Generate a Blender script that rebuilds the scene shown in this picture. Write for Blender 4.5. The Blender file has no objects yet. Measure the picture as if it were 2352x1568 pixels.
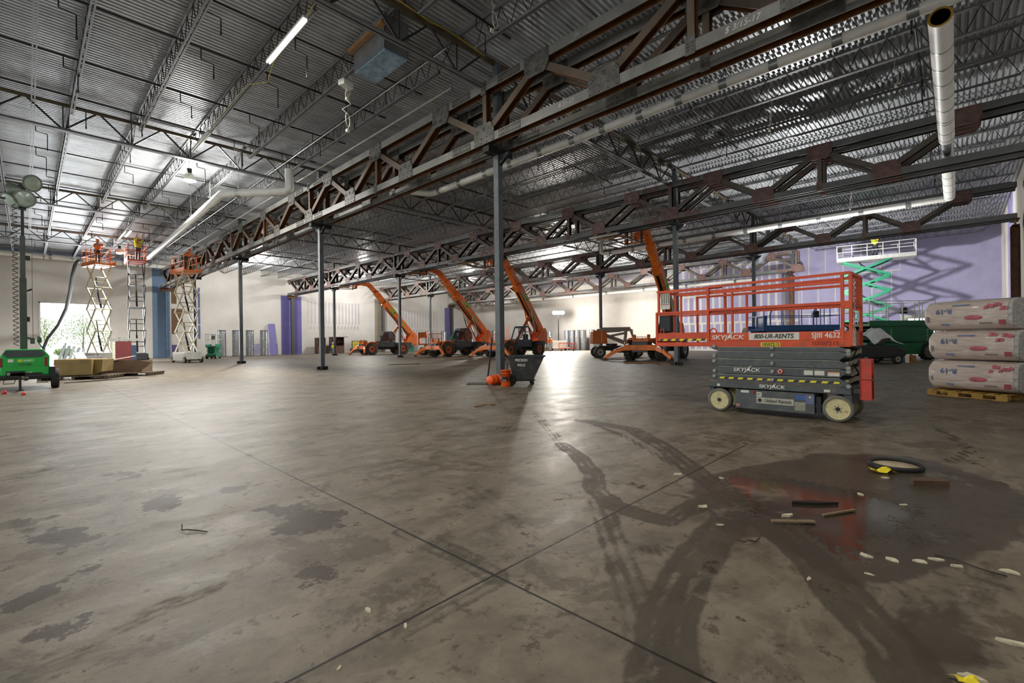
import bpy, math, random
import numpy as np
from mathutils import Vector, Matrix
sc = bpy.context.scene
COL = sc.collection
PI = math.pi
R = math.radians
rnd = random.Random(7)
# ------------------------------------------------------------------ helpers
def lin(c):
    return tuple(((v/255)/12.92 if v/255 <= .04045 else ((v/255+.055)/1.055)**2.4) for v in c) + (1,)

class MB:
    """collects shapes, builds ONE mesh object"""
    def __init__(s): s.v = []; s.f = []; s.s = []
    def add(s, vs, fs, smooth=False):
        n = len(s.v); s.v += [tuple(v) for v in vs]
        for f in fs: s.f.append([i+n for i in f]); s.s.append(smooth)
        return s
    def box(s, c, d, rz=0, M=None):
        c = Vector(c); M = M or Matrix.Rotation(rz, 3, 'Z')
        vs = [c + M @ Vector((x*d[0]/2, y*d[1]/2, z*d[2]/2)) for x in (-1,1) for y in (-1,1) for z in (-1,1)]
        return s.add(vs, [(0,1,3,2),(4,6,7,5),(0,4,5,1),(2,3,7,6),(0,2,6,4),(1,5,7,3)])
    def bx(s, x0, x1, y0, y1, z0, z1):
        return s.box(((x0+x1)/2,(y0+y1)/2,(z0+z1)/2), (abs(x1-x0),abs(y1-y0),abs(z1-z0)))
    def bar(s, p, q, w, h=None, up=(0,0,1)):
        p = Vector(p); q = Vector(q); d = q-p; L = d.length
        if L < 1e-6: return s
        d /= L; u = Vector(up)
        if abs(d.dot(u)) > .98: u = Vector((1,0,0))
        a = d.cross(u).normalized(); b = a.cross(d)
        M = Matrix((d, a, b)).transposed()
        return s.box((p+q)/2, (L, w, h or w), M=M)
    def tube(s, p, q, r, n=10, r2=None, caps=True):
        p = Vector(p); q = Vector(q); d = (q-p)
        if d.length < 1e-6: return s
        d.normalize()
        u = Vector((0,0,1)) if abs(d.z) < .9 else Vector((1,0,0))
        a = d.cross(u).normalized(); b = d.cross(a); r2 = r if r2 is None else r2
        vs = []
        for o, rr in ((p, r), (q, r2)):
            for i in range(n):
                t = 2*PI*i/n; vs.append(o + a*math.cos(t)*rr + b*math.sin(t)*rr)
        s.add(vs, [(i, (i+1) % n, n+(i+1) % n, n+i) for i in range(n)], True)
        if caps: s.add(vs, [tuple(range(n-1,-1,-1)), tuple(range(n,2*n))])
        return s
    def path(s, pts, r, n=6, closed=False):
        pts = [Vector(p) for p in pts]; m = len(pts); vs = []; prev = None
        for i, p in enumerate(pts):
            if closed: d = pts[(i+1) % m]-pts[i-1]
            else: d = pts[min(i+1,m-1)]-pts[max(i-1,0)]
            d.normalize()
            if prev is None:
                u = Vector((0,0,1)) if abs(d.z) < .9 else Vector((1,0,0)); a = d.cross(u).normalized()
            else: a = (prev - d*prev.dot(d)).normalized()
            prev = a; b = d.cross(a)
            for k in range(n):
                t = 2*PI*k/n; vs.append(p + a*math.cos(t)*r + b*math.sin(t)*r)
        fs = []
        for i in range(m if closed else m-1):
            j = (i+1) % m
            for k in range(n): fs.append((i*n+k, i*n+(k+1) % n, j*n+(k+1) % n, j*n+k))
        s.add(vs, fs, True)
        if not closed: s.add(vs, [tuple(range(n-1,-1,-1)), tuple(range((m-1)*n, m*n))])
        return s
    def prism(s, poly, a, b, axis='x', O=(0,0,0)):
        """polygon extruded a..b along axis; poly coords: x->(y,z), y->(x,z), z->(x,y)"""
        O = Vector(O); n = len(poly)
        def P(u, v, w):
            return O + Vector({'x': (w,u,v), 'y': (u,w,v), 'z': (u,v,w)}[axis])
        vs = [P(u,v,a) for u,v in poly] + [P(u,v,b) for u,v in poly]
        return s.add(vs, [tuple(range(n-1,-1,-1)), tuple(range(n,2*n))] + [(i,(i+1) % n,n+(i+1) % n,n+i) for i in range(n)])
    def lathe(s, prof, O=(0,0,0), axis=(0,0,1), n=20, smooth=True, caps=True):
        """profile of (r, h) turned round the axis"""
        O = Vector(O); d = Vector(axis).normalized()
        u = Vector((0,0,1)) if abs(d.z) < .9 else Vector((1,0,0))
        a = d.cross(u).normalized(); b = d.cross(a); m = len(prof)
        vs = [O + d*h + (a*math.cos(2*PI*i/n) + b*math.sin(2*PI*i/n))*max(r,1e-4) for r,h in prof for i in range(n)]
        fs = [(k*n+i, k*n+(i+1) % n, (k+1)*n+(i+1) % n, (k+1)*n+i) for k in range(m-1) for i in range(n)]
        s.add(vs, fs, smooth)
        return s.add(vs, [tuple(range(n-1,-1,-1)), tuple(range((m-1)*n, m*n))]) if caps else s
    def ball(s, c, r, n=12, m=8):
        c = Vector(c); r = (r,r,r) if not hasattr(r, '__len__') else r
        vs = [c + Vector((r[0]*math.sin(PI*j/m)*math.cos(2*PI*i/n), r[1]*math.sin(PI*j/m)*math.sin(2*PI*i/n), r[2]*math.cos(PI*j/m))) for j in range(m+1) for i in range(n)]
        return s.add(vs, [(j*n+i, (j+1)*n+i, (j+1)*n+(i+1) % n, j*n+(i+1) % n) for j in range(m) for i in range(n)], True)
    def mesh(s, name, mt):
        me = bpy.data.meshes.new(name)
        me.from_pydata(s.v, [], s.f)
        me.polygons.foreach_set('use_smooth', s.s)
        me.materials.append(mt); me.update()
        return me
    def build(s, name, mt, parent=None, loc=(0,0,0), rz=0, bevel=0):
        o = bpy.data.objects.new(name, s.mesh(name, mt)); COL.objects.link(o)
        o.parent = parent; o.location = loc; o.rotation_euler = (0,0,rz)
        if bevel:
            b = o.modifiers.new('bevel', 'BEVEL'); b.width = bevel; b.segments = 2; b.limit_method = 'ANGLE'
        return o

def tag(o, label=None, cat=None, group=None, kind=None):
    if label: o['label'] = label
    if cat: o['category'] = cat
    if group: o['group'] = group
    if kind: o['kind'] = kind
    return o
def thing(name, label, cat, loc=(0,0,0), rz=0, group=None):
    o = bpy.data.objects.new(name, None); COL.objects.link(o); o.empty_display_size = .1
    o.location = loc; o.rotation_euler = (0,0,rz)
    return tag(o, label, cat, group)
def inst(name, me, parent, loc=(0,0,0), rz=0):
    o = bpy.data.objects.new(name, me); COL.objects.link(o); o.parent = parent
    o.location = loc; o.rotation_euler = (0,0,rz)
    return o
def copy_tree(o, parent=None):
    c = o.copy(); COL.objects.link(c); c.parent = parent
    for ch in list(o.children): copy_tree(ch, c)
    return c
def text(body, size, mt, parent, loc, rot, name='lettering', ext=.002, shear=0, bold=.0, sx=1, align='CENTER'):
    cu = bpy.data.curves.new(name, 'FONT'); cu.body = body; cu.size = size; cu.extrude = ext
    cu.align_x = align; cu.align_y = 'CENTER'; cu.shear = shear; cu.bevel_depth = bold*.7; cu.bevel_resolution = 0
    cu.materials.append(mt)
    f = bpy.data.objects.new(name+'_curve', cu); COL.objects.link(f)
    dg = bpy.context.evaluated_depsgraph_get()
    me = bpy.data.meshes.new_from_object(f.evaluated_get(dg)); bpy.data.objects.remove(f)
    if not me.materials: me.materials.append(mt)
    o = bpy.data.objects.new(name, me); COL.objects.link(o); o.parent = parent
    o.location = loc; o.rotation_euler = rot; o.scale = (sx,1,1)
    return o
# ------------------------------------------------------------------ materials
def nt(name):
    m = bpy.data.materials.new(name); m.use_nodes = True
    n = m.node_tree; return m, n, n.nodes['Principled BSDF']
def node(n, t, **k):
    x = n.nodes.new(t)
    for a, b in k.items():
        if a.startswith('i_'): x.inputs[a[2:].replace('_',' ')].default_value = b
        else: setattr(x, a, b)
    return x
def ramp(n, src, stops):
    r = n.nodes.new('ShaderNodeValToRGB'); el = r.color_ramp.elements
    while len(el) < len(stops): el.new(.5)
    for e, (p, c) in zip(el, stops): e.position = p; e.color = c
    n.links.new(src, r.inputs[0]); return r.outputs[0]
def noise(n, scale, vec=None, detail=4, rough=.55, dist=0):
    x = node(n, 'ShaderNodeTexNoise'); x.inputs['Scale'].default_value = scale
    x.inputs['Detail'].default_value = detail; x.inputs['Roughness'].default_value = rough; x.inputs['Distortion'].default_value = dist
    if vec is not None: n.links.new(vec, x.inputs['Vector'])
    return x.outputs['Fac']
def mixc(n, fac, a, b, mode='MIX'):
    x = node(n, 'ShaderNodeMix', data_type='RGBA', blend_type=mode)
    for s, v in ((0, fac), (6, a), (7, b)):
        if hasattr(v, 'is_linked'): n.links.new(v, x.inputs[s])
        else: x.inputs[s].default_value = v
    return x.outputs[2]
def mth(n, op, a, b=None, c=None, clamp=False):
    x = node(n, 'ShaderNodeMath', operation=op); x.use_clamp = clamp
    for i, v in enumerate((a, b, c)):
        if v is None: continue
        if hasattr(v, 'is_linked'): n.links.new(v, x.inputs[i])
        else: x.inputs[i].default_value = v
    return x.outputs[0]
def sstep(n, v, a, b):
    x = node(n, 'ShaderNodeMapRange', interpolation_type='SMOOTHSTEP')
    n.links.new(v, x.inputs[0]); x.inputs[1].default_value = a; x.inputs[2].default_value = b
    return x.outputs[0]
MATS = {}
def M(name, c, rough=.5, metal=0, var=.12, scale=6, dirt=None, dirt_amt=.5, bump=0, emit=0, spec=None):
    """painted / plain surface with a little procedural wear"""
    if name in MATS: return MATS[name]
    m, n, b = nt(name); a = lin(c)
    tc = node(n, 'ShaderNodeTexCoord').outputs['Object']
    f = noise(n, scale, tc)
    dk = tuple(v*(1-var*1.6) for v in a[:3])+(1,); lt = tuple(min(1, v*(1+var)) for v in a[:3])+(1,)
    col = ramp(n, f, [(.3, dk), (.7, lt)])
    if dirt:
        f2 = noise(n, scale*1.7, tc, 6, .65)
        col = mixc(n, mth(n, 'MULTIPLY', sstep(n, f2, .52, .68), dirt_amt), col, lin(dirt))
    n.links.new(col, b.inputs['Base Color'])
    b.inputs['Roughness'].default_value = rough; b.inputs['Metallic'].default_value = metal
    if spec is not None: b.inputs['Specular IOR Level'].default_value = spec
    if bump:
        bp = node(n, 'ShaderNodeBump'); bp.inputs['Strength'].default_value = bump; bp.inputs['Distance'].default_value = .02
        n.links.new(f, bp.inputs['Height']); n.links.new(bp.outputs[0], b.inputs['Normal'])
    if emit:
        b.inputs['Emission Color'].default_value = a; b.inputs['Emission Strength'].default_value = emit
    MATS[name] = m; return m
def steel(name, face, inner, x0, x1, rust=(92,58,30), amt=.35):
    """rolled section: mill grey outer flange faces (local x outside x0..x1), rusty inner faces"""
    m, n, b = nt(name)
    tc = node(n, 'ShaderNodeTexCoord').outputs['Object']
    sx = node(n, 'ShaderNodeSeparateXYZ'); n.links.new(tc, sx.inputs[0])
    inn = mth(n, 'MULTIPLY', mth(n, 'GREATER_THAN', sx.outputs[0], x0), mth(n, 'LESS_THAN', sx.outputs[0], x1))
    f = noise(n, 1.3, tc, 6, .6); f2 = noise(n, 5, tc, 6, .65)
    fa = lin(face); g = ramp(n, f, [(.3, tuple(v*.62 for v in fa[:3])+(1,)), (.62, fa)])
    g = mixc(n, mth(n, 'MULTIPLY', sstep(n, f2, .56, .7), amt), g, lin(rust))
    ia = lin(inner); r = ramp(n, f2, [(.3, tuple(v*.45 for v in ia[:3])+(1,)), (.68, ia)])
    n.links.new(mixc(n, inn, g, r), b.inputs['Base Color'])
    b.inputs['Roughness'].default_value = .5; b.inputs['Metallic'].default_value = .25
    MATS[name] = m; return m
# ------------------------------------------------------------------ the building grid (metres)
BAY = 12.192
ROWX = (9.846, 22.04, 34.19, 46.37)      # the four truss lines
Y0 = 9.92                                # column line nearest the camera
YEND, XBACK, YRIGHT = 57.9, 50.0, -2.45
ZB0, ZB1, ZT0, ZT1 = 7.02, 7.26, 8.55, 8.80
DECK = 9.74
# camera
cam = bpy.data.cameras.new('camera'); co = bpy.data.objects.new('camera', cam); COL.objects.link(co); sc.camera = co
th, pt, ro = R(43.74313), R(-.05285), R(-.68813)
F = Vector((math.cos(th)*math.cos(pt), math.sin(th)*math.cos(pt), math.sin(pt)))
Rt = Vector((math.sin(th), -math.cos(th), 0)); U = Rt.cross(F)
Rr = Rt*math.cos(ro) + U*math.sin(ro); Uu = -Rt*math.sin(ro) + U*math.cos(ro)
mw = Matrix((Rr, Uu, -F)).transposed().to_4x4(); mw.translation = (0, 0, 1.2674); co.matrix_world = mw
cam.sensor_width = 36; cam.lens = 1067.136/2352*36; cam.clip_end = 400; cam.clip_start = .05
# ------------------------------------------------------------------ common materials
m_col = M('column_paint', (98,104,106), .5, .2, .1, 3, (60,58,52), .4)
m_black = M('black_rubber', (30,30,29), .8, 0, .2, 8, (70,66,58), .5)
m_dark = M('dark_metal', (38,39,41), .45, .4, .15, 5)
m_white = M('white_paint', (215,216,212), .5, 0, .05, 4)
m_chrome = M('bright_steel', (190,192,195), .25, .9, .08, 8)
m_txtw = M('white_lettering', (225,223,215), .6, 0, .04)
m_txtk = M('black_lettering', (25,25,25), .6, 0, .04)
m_yel = M('yellow_paint', (225,205,30), .5, 0, .06)
# ------------------------------------------------------------------ floor
TRACKS = [(0.34, 1.0, [(6.06, 4.3), (5.92, 3.34), (5.11, 2.44), (4.38, 1.79), (4.05, 1.47), (3.54, 0.97), (3.07, 0.59), (2.69, 0.36), (2.4, 0.18), (2.23, 0.12)]), (0.13, 0.7, [(6.08, 4.28), (5.44, 3.2), (4.7, 2.3), (4.28, 1.79)]), (0.26, 1.0, [(4.51, 3.5), (4.13, 2.96), (3.68, 2.47), (3.36, 2.26), (3.1, 1.91), (3.07, 1.67), (3.08, 1.48)]), (0.26, 0.9, [(3.08, 1.48), (3.52, 1.44), (4.07, 1.37)]), (0.26, 0.55, [(3.11, 2.05), (2.66, 1.67), (2.19, 1.27), (1.89, 1.03), (1.58, 0.83)]), (0.34, 1.0, [(3.42, 1.16), (2.82, 1.11), (2.39, 1.05), (2.0, 0.96), (1.6, 0.8)]), (0.05, 0.8, [(6.08, 4.28), (6.06, 2.47), (5.88, 1.08)]), (0.16, 0.6, [(8.76, 0.22), (7.82, -0.0), (7.16, -0.09), (6.41, 0.06)]), (0.2, 0.45, [(-0.01, 2.68), (0.24, 2.73), (0.65, 2.83)]), (0.25, 0.5, [(1.74, 2.68), (1.76, 2.11), (1.74, 1.81)]), (0.25, 0.45, [(1.71, 1.79), (1.43, 1.79), (1.1, 1.8)]), (0.3, 0.35, [(9.51, 8.24), (6.28, 5.88), (4.61, 4.65)]), (0.2, 0.5, [(8.37, 7.97), (5.8, 4.94), (4.51, 3.5)]), (0.15, 0.35, [(3.58, 2.38), (3.64, 1.94), (3.62, 1.55)]), (0.18, 0.4, [(2.21, 1.69), (2.42, 1.46), (2.65, 1.27)]), (0.2, 0.35, [(3.39, 0.39), (3.89, 0.1), (5.12, -0.35)]), (0.3, 0.3, [(2.68, 4.35), (3.35, 4.16), (4.31, 4.11)]), (0.35, 0.3, [(2.55, 3.55), (2.65, 3.06), (2.4, 2.3)])]
DAMP = [(1.0, [(4.22, 1.76), (5.35, 1.29), (6.02, 1.07), (6.4, 0.4), (6.15, 0.0), (5.55, -0.38), (4.25, -0.29), (3.6, 0.01), (3.05, 0.26), (2.93, 0.45), (3.09, 0.68), (3.27, 0.89), (3.14, 1.04), (3.34, 1.25), (3.75, 1.33), (3.77, 1.62)]), (0.5, [(3.13, 0.6), (3.1, 0.27), (3.53, 0.01), (3.84, -0.26), (2.5, -0.17), (2.23, 0.12), (2.69, 0.36)]), (0.45, [(1.9, 0.98), (1.53, 0.88), (1.63, 0.77)])]
WATER = [(1.0, [(4.26, 1.51), (4.66, 1.2), (4.76, 0.82), (4.61, 0.37), (4.41, 0.18), (3.8, 0.3), (3.36, 0.47), (3.47, 0.72), (3.68, 1.06)])]
BROWN = [(1, [(1.06, 4.75), (1.38, 4.64), (1.28, 4.39), (1.09, 4.44)]), (1, [(1.23, 3.86), (1.54, 3.81), (1.62, 3.29), (1.46, 3.05), (1.19, 3.24)]), (1, [(0.9, 2.64), (1.13, 2.8), (1.2, 2.56), (1.09, 2.47)]), (1, [(-0.07, 3.46), (0.19, 3.63), (0.21, 3.51), (0.05, 3.34), (-0.08, 3.3)]), (1, [(0.05, 2.92), (0.2, 2.97), (0.21, 2.88), (0.08, 2.86)]), (0.8, [(-0.15, 5.27), (0.07, 4.76), (0.33, 4.16), (0.21, 3.97), (-0.13, 4.45)]), (0.8, [(0.58, 4.88), (0.92, 4.83), (0.8, 4.49), (0.58, 4.46)]), (0.7, [(0.49, 6.1), (0.84, 5.94), (0.73, 5.62), (0.49, 5.78)]), (0.8, [(5.88, 1.08), (6.36, 0.4), (5.99, -0.14), (5.55, -0.38), (5.3, -0.34), (5.7, 0.29)])]
def floor_build():
    a = list(np.arange(-.5, .3, .1)) + list(np.arange(.3, 7.5, .032)) + list(np.arange(7.6, 13.01, .12)) + list(np.arange(14, 52, 2.0)) + [52]
    b = list(np.arange(-2.4, -1, .1)) + list(np.arange(-1, 6.2, .032)) + list(np.arange(6.3, 13.01, .12)) + list(np.arange(14, 61, 2.0)) + [62]
    xs = np.array([-14, -8, -4, -2] + a); ys = np.array([-12, -8, -5, -3.2] + b)
    gx, gy = np.meshgrid(xs, ys, indexing='ij'); P = np.stack([gx.ravel(), gy.ravel()], 1)
    nx, ny = len(xs), len(ys)
    i, j = np.meshgrid(np.arange(nx-1), np.arange(ny-1), indexing='ij'); k = (i*ny+j).ravel()
    faces = np.stack([k, k+ny, k+ny+1, k+1], 1)
    def dseg(pts):
        d = np.full(len(P), 1e9)
        for p, q in zip(pts[:-1], pts[1:]):
            p = np.array(p); q = np.array(q); e = q-p; L = max(e@e, 1e-9)
            t = np.clip(((P-p)@e)/L, 0, 1); d = np.minimum(d, np.hypot(*(P-p-t[:,None]*e).T))
        return d
    def inside(poly):
        c = np.zeros(len(P), bool)
        for (x1,y1),(x2,y2) in zip(poly, poly[1:]+poly[:1]):
            if y1 == y2: continue
            c ^= ((y1 > P[:,1]) != (y2 > P[:,1])) & (P[:,0] < (x2-x1)*(P[:,1]-y1)/(y2-y1)+x1)
        return c
    def area(l, soft):
        r = np.zeros(len(P))
        for s, poly in l:
            d = dseg(poly+poly[:1]); sd = np.where(inside(poly), d, -d)
            r = np.maximum(r, s*np.clip(.5+sd/soft, 0, 1))
        return r
    tr = np.zeros(len(P))
    for w, s, pts in TRACKS:
        w *= .78; d = dseg(pts); tr = np.maximum(tr, s*np.clip(2.0-d/(w*.5)*1.5, 0, 1)*(.72+.28*np.cos(d/w*2*np.pi*2.6)))
    rgba = np.stack([area(DAMP, .3), tr, area(WATER, .7), area(BROWN, .3)], 1).astype(np.float32)
    me = bpy.data.meshes.new('floor')
    me.from_pydata(np.c_[P, np.zeros(len(P))].tolist(), [], faces.tolist())
    at = me.color_attributes.new('stains', 'FLOAT_COLOR', 'POINT'); at.data.foreach_set('color', rgba.ravel())
    m, n, b = nt('concrete_slab'); L = n.links.new
    tc = node(n, 'ShaderNodeTexCoord').outputs['Object']
    ca = node(n, 'ShaderNodeVertexColor', layer_name='stains')
    sp = node(n, 'ShaderNodeSeparateColor'); L(ca.outputs['Color'], sp.inputs[0])
    damp, trk, wat, brn = sp.outputs[0], sp.outputs[1], sp.outputs[2], ca.outputs['Alpha']
    mp = node(n, 'ShaderNodeMapping'); L(tc, mp.inputs[0]); mp.inputs['Scale'].default_value = (.6, 1.3, 1); mp.inputs['Rotation'].default_value = (0,0,R(-47))
    n1 = noise(n, .55, tc, 6, .6); n2 = noise(n, 3.2, tc, 8, .68); n3 = noise(n, 22, tc, 5, .7); ns = noise(n, 2.3, mp.outputs[0], 8, .66, .6)
    col = ramp(n, n1, [(.3, lin((90,82,69))), (.7, lin((116,107,92)))])
    col = mixc(n, .55, col, ramp(n, n2, [(.33, lin((62,55,44))), (.5, lin((106,97,83))), (.7, lin((132,123,107)))]))
    col = mixc(n, mth(n, 'MULTIPLY', sstep(n, ns, .54, .66), .38), col, lin((60,53,42)))       # dragged dirt
    col = mixc(n, mth(n, 'MULTIPLY', sstep(n, ns, .46, .36), .3), col, lin((140,131,116)))
    col = mixc(n, mth(n, 'MULTIPLY', sstep(n, n3, .62, .72), .45), col, lin((62,54,44)))      # grit
    hb = mth(n, 'SUBTRACT', n2, .5)
    t2 = sstep(n, mth(n, 'MULTIPLY_ADD', hb, 1.6, mth(n, 'MULTIPLY_ADD', mth(n, 'SUBTRACT', ns, .5), 1.2, trk)), .2, .6)
    col = mixc(n, mth(n, 'MULTIPLY', t2, .72), col, lin((46,39,30)))
    br = sstep(n, mth(n, 'MULTIPLY_ADD', hb, 3.4, brn), .45, .6)
    col = mixc(n, mth(n, 'MULTIPLY', br, .88), col, lin((46,34,22)))
    dm = sstep(n, mth(n, 'MULTIPLY_ADD', mth(n, 'SUBTRACT', ns, .5), .9, mth(n, 'MULTIPLY_ADD', hb, 1.0, damp)), .36, .56)
    col = mixc(n, mth(n, 'MULTIPLY', dm, .82), col, lin((50,42,31)))
    wt = sstep(n, mth(n, 'MULTIPLY_ADD', hb, 1.5, mth(n, 'MULTIPLY_ADD', mth(n, 'SUBTRACT', n3, .5), 1.1, wat)), .4, .55)
    col = mixc(n, mth(n, 'MULTIPLY', wt, .6), col, lin((38,30,22)))
    n4 = noise(n, 8, tc, 9, .74); n5 = noise(n, 1.15, tc, 12, .72, .3)
    col = mixc(n, mth(n, 'MULTIPLY', sstep(n, n4, .575, .62), .6), col, lin((48,40,31)))
    col = mixc(n, mth(n, 'MULTIPLY', sstep(n, n5, .545, .58), .5), col, lin((62,51,38)))
    col = mixc(n, mth(n, 'MULTIPLY', sstep(n, n5, .43, .39), .22), col, lin((142,133,118)))
    # saw cut joints
    gp = node(n, 'ShaderNodeSeparateXYZ'); L(tc, gp.inputs[0])
    jx = mth(n, 'LESS_THAN', mth(n, 'ABSOLUTE', mth(n, 'SUBTRACT', gp.outputs[0], 1.742)), .0075)
    jy = mth(n, 'LESS_THAN', mth(n, 'ABSOLUTE', mth(n, 'SUBTRACT', gp.outputs[1], 1.822)), .0075)
    jn = mth(n, 'MAXIMUM', jx, mth(n, 'MULTIPLY', jy, mth(n, 'LESS_THAN', gp.outputs[0], 5.95)))
    col = mixc(n, mth(n, 'MULTIPLY', jn, .95), col, lin((22,18,13)))
    L(col, b.inputs['Base Color'])
    ro = mth(n, 'MULTIPLY_ADD', n2, .3, mth(n, 'MULTIPLY_ADD', ns, .25, .25))
    ro = mth(n, 'MULTIPLY_ADD', dm, -.2, ro); ro = mth(n, 'MULTIPLY_ADD', t2, .1, ro)
    mx = node(n, 'ShaderNodeMix', data_type='FLOAT'); L(wt, mx.inputs[0]); L(ro, mx.inputs[2]); mx.inputs[3].default_value = .04
    L(mx.outputs[0], b.inputs['Roughness'])
    L(mth(n, 'MULTIPLY_ADD', dm, .3, mth(n, 'MULTIPLY_ADD', wt, .3, .24)), b.inputs['Specular IOR Level'])
    bp = node(n, 'ShaderNodeBump'); bp.inputs['Distance'].default_value = .012; bp.inputs['Strength'].default_value = .5
    n6 = noise(n, 70, tc, 3, .6); h = mth(n, 'MULTIPLY_ADD', n3, .35, mth(n, 'MULTIPLY_ADD', ns, .6, mth(n, 'MULTIPLY', mth(n, 'MULTIPLY', n6, dm), .35)))
    h = mth(n, 'MULTIPLY', h, mth(n, 'MULTIPLY_ADD', wt, -.88, 1.0)); L(h, bp.inputs['Height']); L(bp.outputs[0], b.inputs['Normal'])
    me.materials.append(m)
    o = bpy.data.objects.new('floor', me); COL.objects.link(o); o['kind'] = 'structure'
floor_build()
# ------------------------------------------------------------------ roof deck
def deck():
    y0, y1, x0, x1 = YRIGHT-.1, YEND+.1, -8.0, XBACK+.1
    pit = .1524; vs = []; fs = []; y = y0
    prof = ((0,.06),(.03,.06),(.045,0),(.11,0),(.125,.06))
    while y < y1:
        for dy, dz in prof: vs += [(x0, y+dy, DECK+dz), (x1, y+dy, DECK+dz)]
        y += pit
    n = len(vs)//2
    fs = [(2*i, 2*i+1, 2*i+3, 2*i+2) for i in range(n-1)]
    m, nn, b = nt('galvanised_deck')
    tc = node(nn, 'ShaderNodeTexCoord').outputs['Object']
    mp = node(nn, 'ShaderNodeMapping'); nn.links.new(tc, mp.inputs[0]); mp.inputs['Scale'].default_value = (.25, 1, 1)
    f = noise(nn, .7, tc, 5, .6); f2 = noise(nn, 5, mp.outputs[0], 5, .6)
    c = mixc(nn, .5, ramp(nn, f, [(.3, lin((150,153,157))), (.7, lin((200,204,207)))]), ramp(nn, f2, [(.3, lin((146,150,154))), (.7, lin((206,209,212)))]))
    nn.links.new(c, b.inputs['Base Color'])
    b.inputs['Metallic'].default_value = .35; b.inputs['Roughness'].default_value = .42
    a = MB(); a.v = vs; a.f = fs; a.s = [False]*len(fs)
    a.bx(x0, x1, y0, y1, DECK+.1, DECK+.25)
    o = a.build('ceiling', m); o['kind'] = 'structure'
deck()
# ------------------------------------------------------------------ walls
def wall_mat(name, horiz, zones):
    """white board wall; zones = (lo, hi, zlo, zhi, colour, pattern) along the wall's horizontal axis"""
    m, n, b = nt(name); L = n.links.new
    tc = node(n, 'ShaderNodeTexCoord').outputs['Object']
    sp = node(n, 'ShaderNodeSeparateXYZ'); L(tc, sp.inputs[0]); h, z = sp.outputs[horiz], sp.outputs[2]
    f = noise(n, .35, tc, 4)
    col = ramp(n, f, [(.3, lin((196,192,186))), (.7, lin((214,211,206)))])
    cx = node(n, 'ShaderNodeCombineXYZ'); L(h, cx.inputs[0]); L(z, cx.inputs[1])
    bk = node(n, 'ShaderNodeTexBrick'); L(cx.outputs[0], bk.inputs['Vector'])
    for k, v in (('Scale', 1), ('Brick Width', 1.22), ('Row Height', 3.05), ('Mortar Size', .006)): bk.inputs[k].default_value = v
    bk.inputs['Color1'].default_value = bk.inputs['Color2'].default_value = (0,0,0,1); bk.inputs['Mortar'].default_value = (1,1,1,1)
    col = mixc(n, mth(n, 'MULTIPLY', bk.outputs['Fac'], .25), col, lin((150,146,140)))
    for lo, hi, zl, zh, c, pat in zones:
        mk = mth(n, 'MULTIPLY', mth(n, 'MULTIPLY', mth(n, 'GREATER_THAN', h, lo), mth(n, 'LESS_THAN', h, hi)), mth(n, 'MULTIPLY', mth(n, 'GREATER_THAN', z, zl), mth(n, 'LESS_THAN', z, zh)))
        if pat:
            k = node(n, 'ShaderNodeTexBrick'); L(cx.outputs[0], k.inputs['Vector'])
            for a, v in (('Scale', 1), ('Brick Width', pat[0]), ('Row Height', pat[1]), ('Mortar Size', pat[2]), ('Mortar Smooth', .1)): k.inputs[a].default_value = v
            k.offset = pat[3]
            mk = mth(n, 'MULTIPLY', mk, mth(n, 'SUBTRACT', 1.0, k.outputs['Fac']))
        cl = lin(c); vv = ramp(n, noise(n, 1.1, tc, 4), [(.3, tuple(v*.85 for v in cl[:3])+(1,)), (.7, cl)])
        col = mixc(n, mk, col, vv)
    L(col, b.inputs['Base Color']); b.inputs['Roughness'].default_value = .75; b.inputs['Specular IOR Level'].default_value = .25
    return m
PUR = (176,172,206); OSB = (118,92,70)
wz = [(20.9,23.3,0,7.0,(112,106,168),None), (33.2,34.3,0,7.3,(150,143,128),None), (45.3,47.0,1.5,6.6,(112,106,158),None), (8.7,10.1,0,9.0,(112,136,164),None),
      (10.25,10.7,5.5,7.2,OSB,None), (10.25,10.75,2.4,5.0,OSB,None), (10.75,11.2,3.6,5.0,OSB,None), (10.25,10.8,0,1.3,(96,90,130),None),
      (12.55,12.85,1.9,7.3,(100,108,150),(.4,1.7,.05,0)), (17.5,20.5,.1,1.3,PUR,None), (-2,8.7,9.2,9.8,(150,165,185),None), (2.9,7.2,9.25,9.85,(120,122,180),(1.5,1,.33,0)),
      (24,31,3,6.5,(190,186,190),(.45,3.6,.12,.3)), (37,44,1.5,6,(188,184,186),(.5,3.3,.15,.4))]
w = MB(); T = .2
for a in ((-8,.8,0,10), (.8,5.5,5.15,10), (5.5,XBACK+.2,0,10)): w.bx(a[0], a[1], YEND, YEND+T, a[2], a[3])
o = w.build('wall_left', wall_mat('end_wall_board', 0, wz)); o['kind'] = 'structure'
bz = [(10.6,22.5,.2,9.6,(166,162,196),(.66,2.9,.11,.15)), (-3,10.6,2.9,9.8,PUR,(1.3,3.4,.05,.45)), (-3,3.3,3.0,9.8,PUR,(1.22,9.9,.008,0)), (3.3,10.6,.1,2.95,(170,165,205),(1.3,3.4,.05,.45)),
      (-3,3.3,.0,3.0,(205,213,200),None), (24,48,8.4,9.8,(172,168,182),None), (22.5,24,0,9,(186,194,196),None)]
w = MB()
for a in ((YRIGHT-.2,.6,0,10), (.6,2.9,0,1.0), (.6,2.9,2.75,10), (2.9,YEND+T,0,10)): w.bx(XBACK, XBACK+T, a[0], a[1], a[2], a[3])
o = w.build('wall_back', wall_mat('back_wall_board', 1, bz)); o['kind'] = 'structure'
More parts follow.
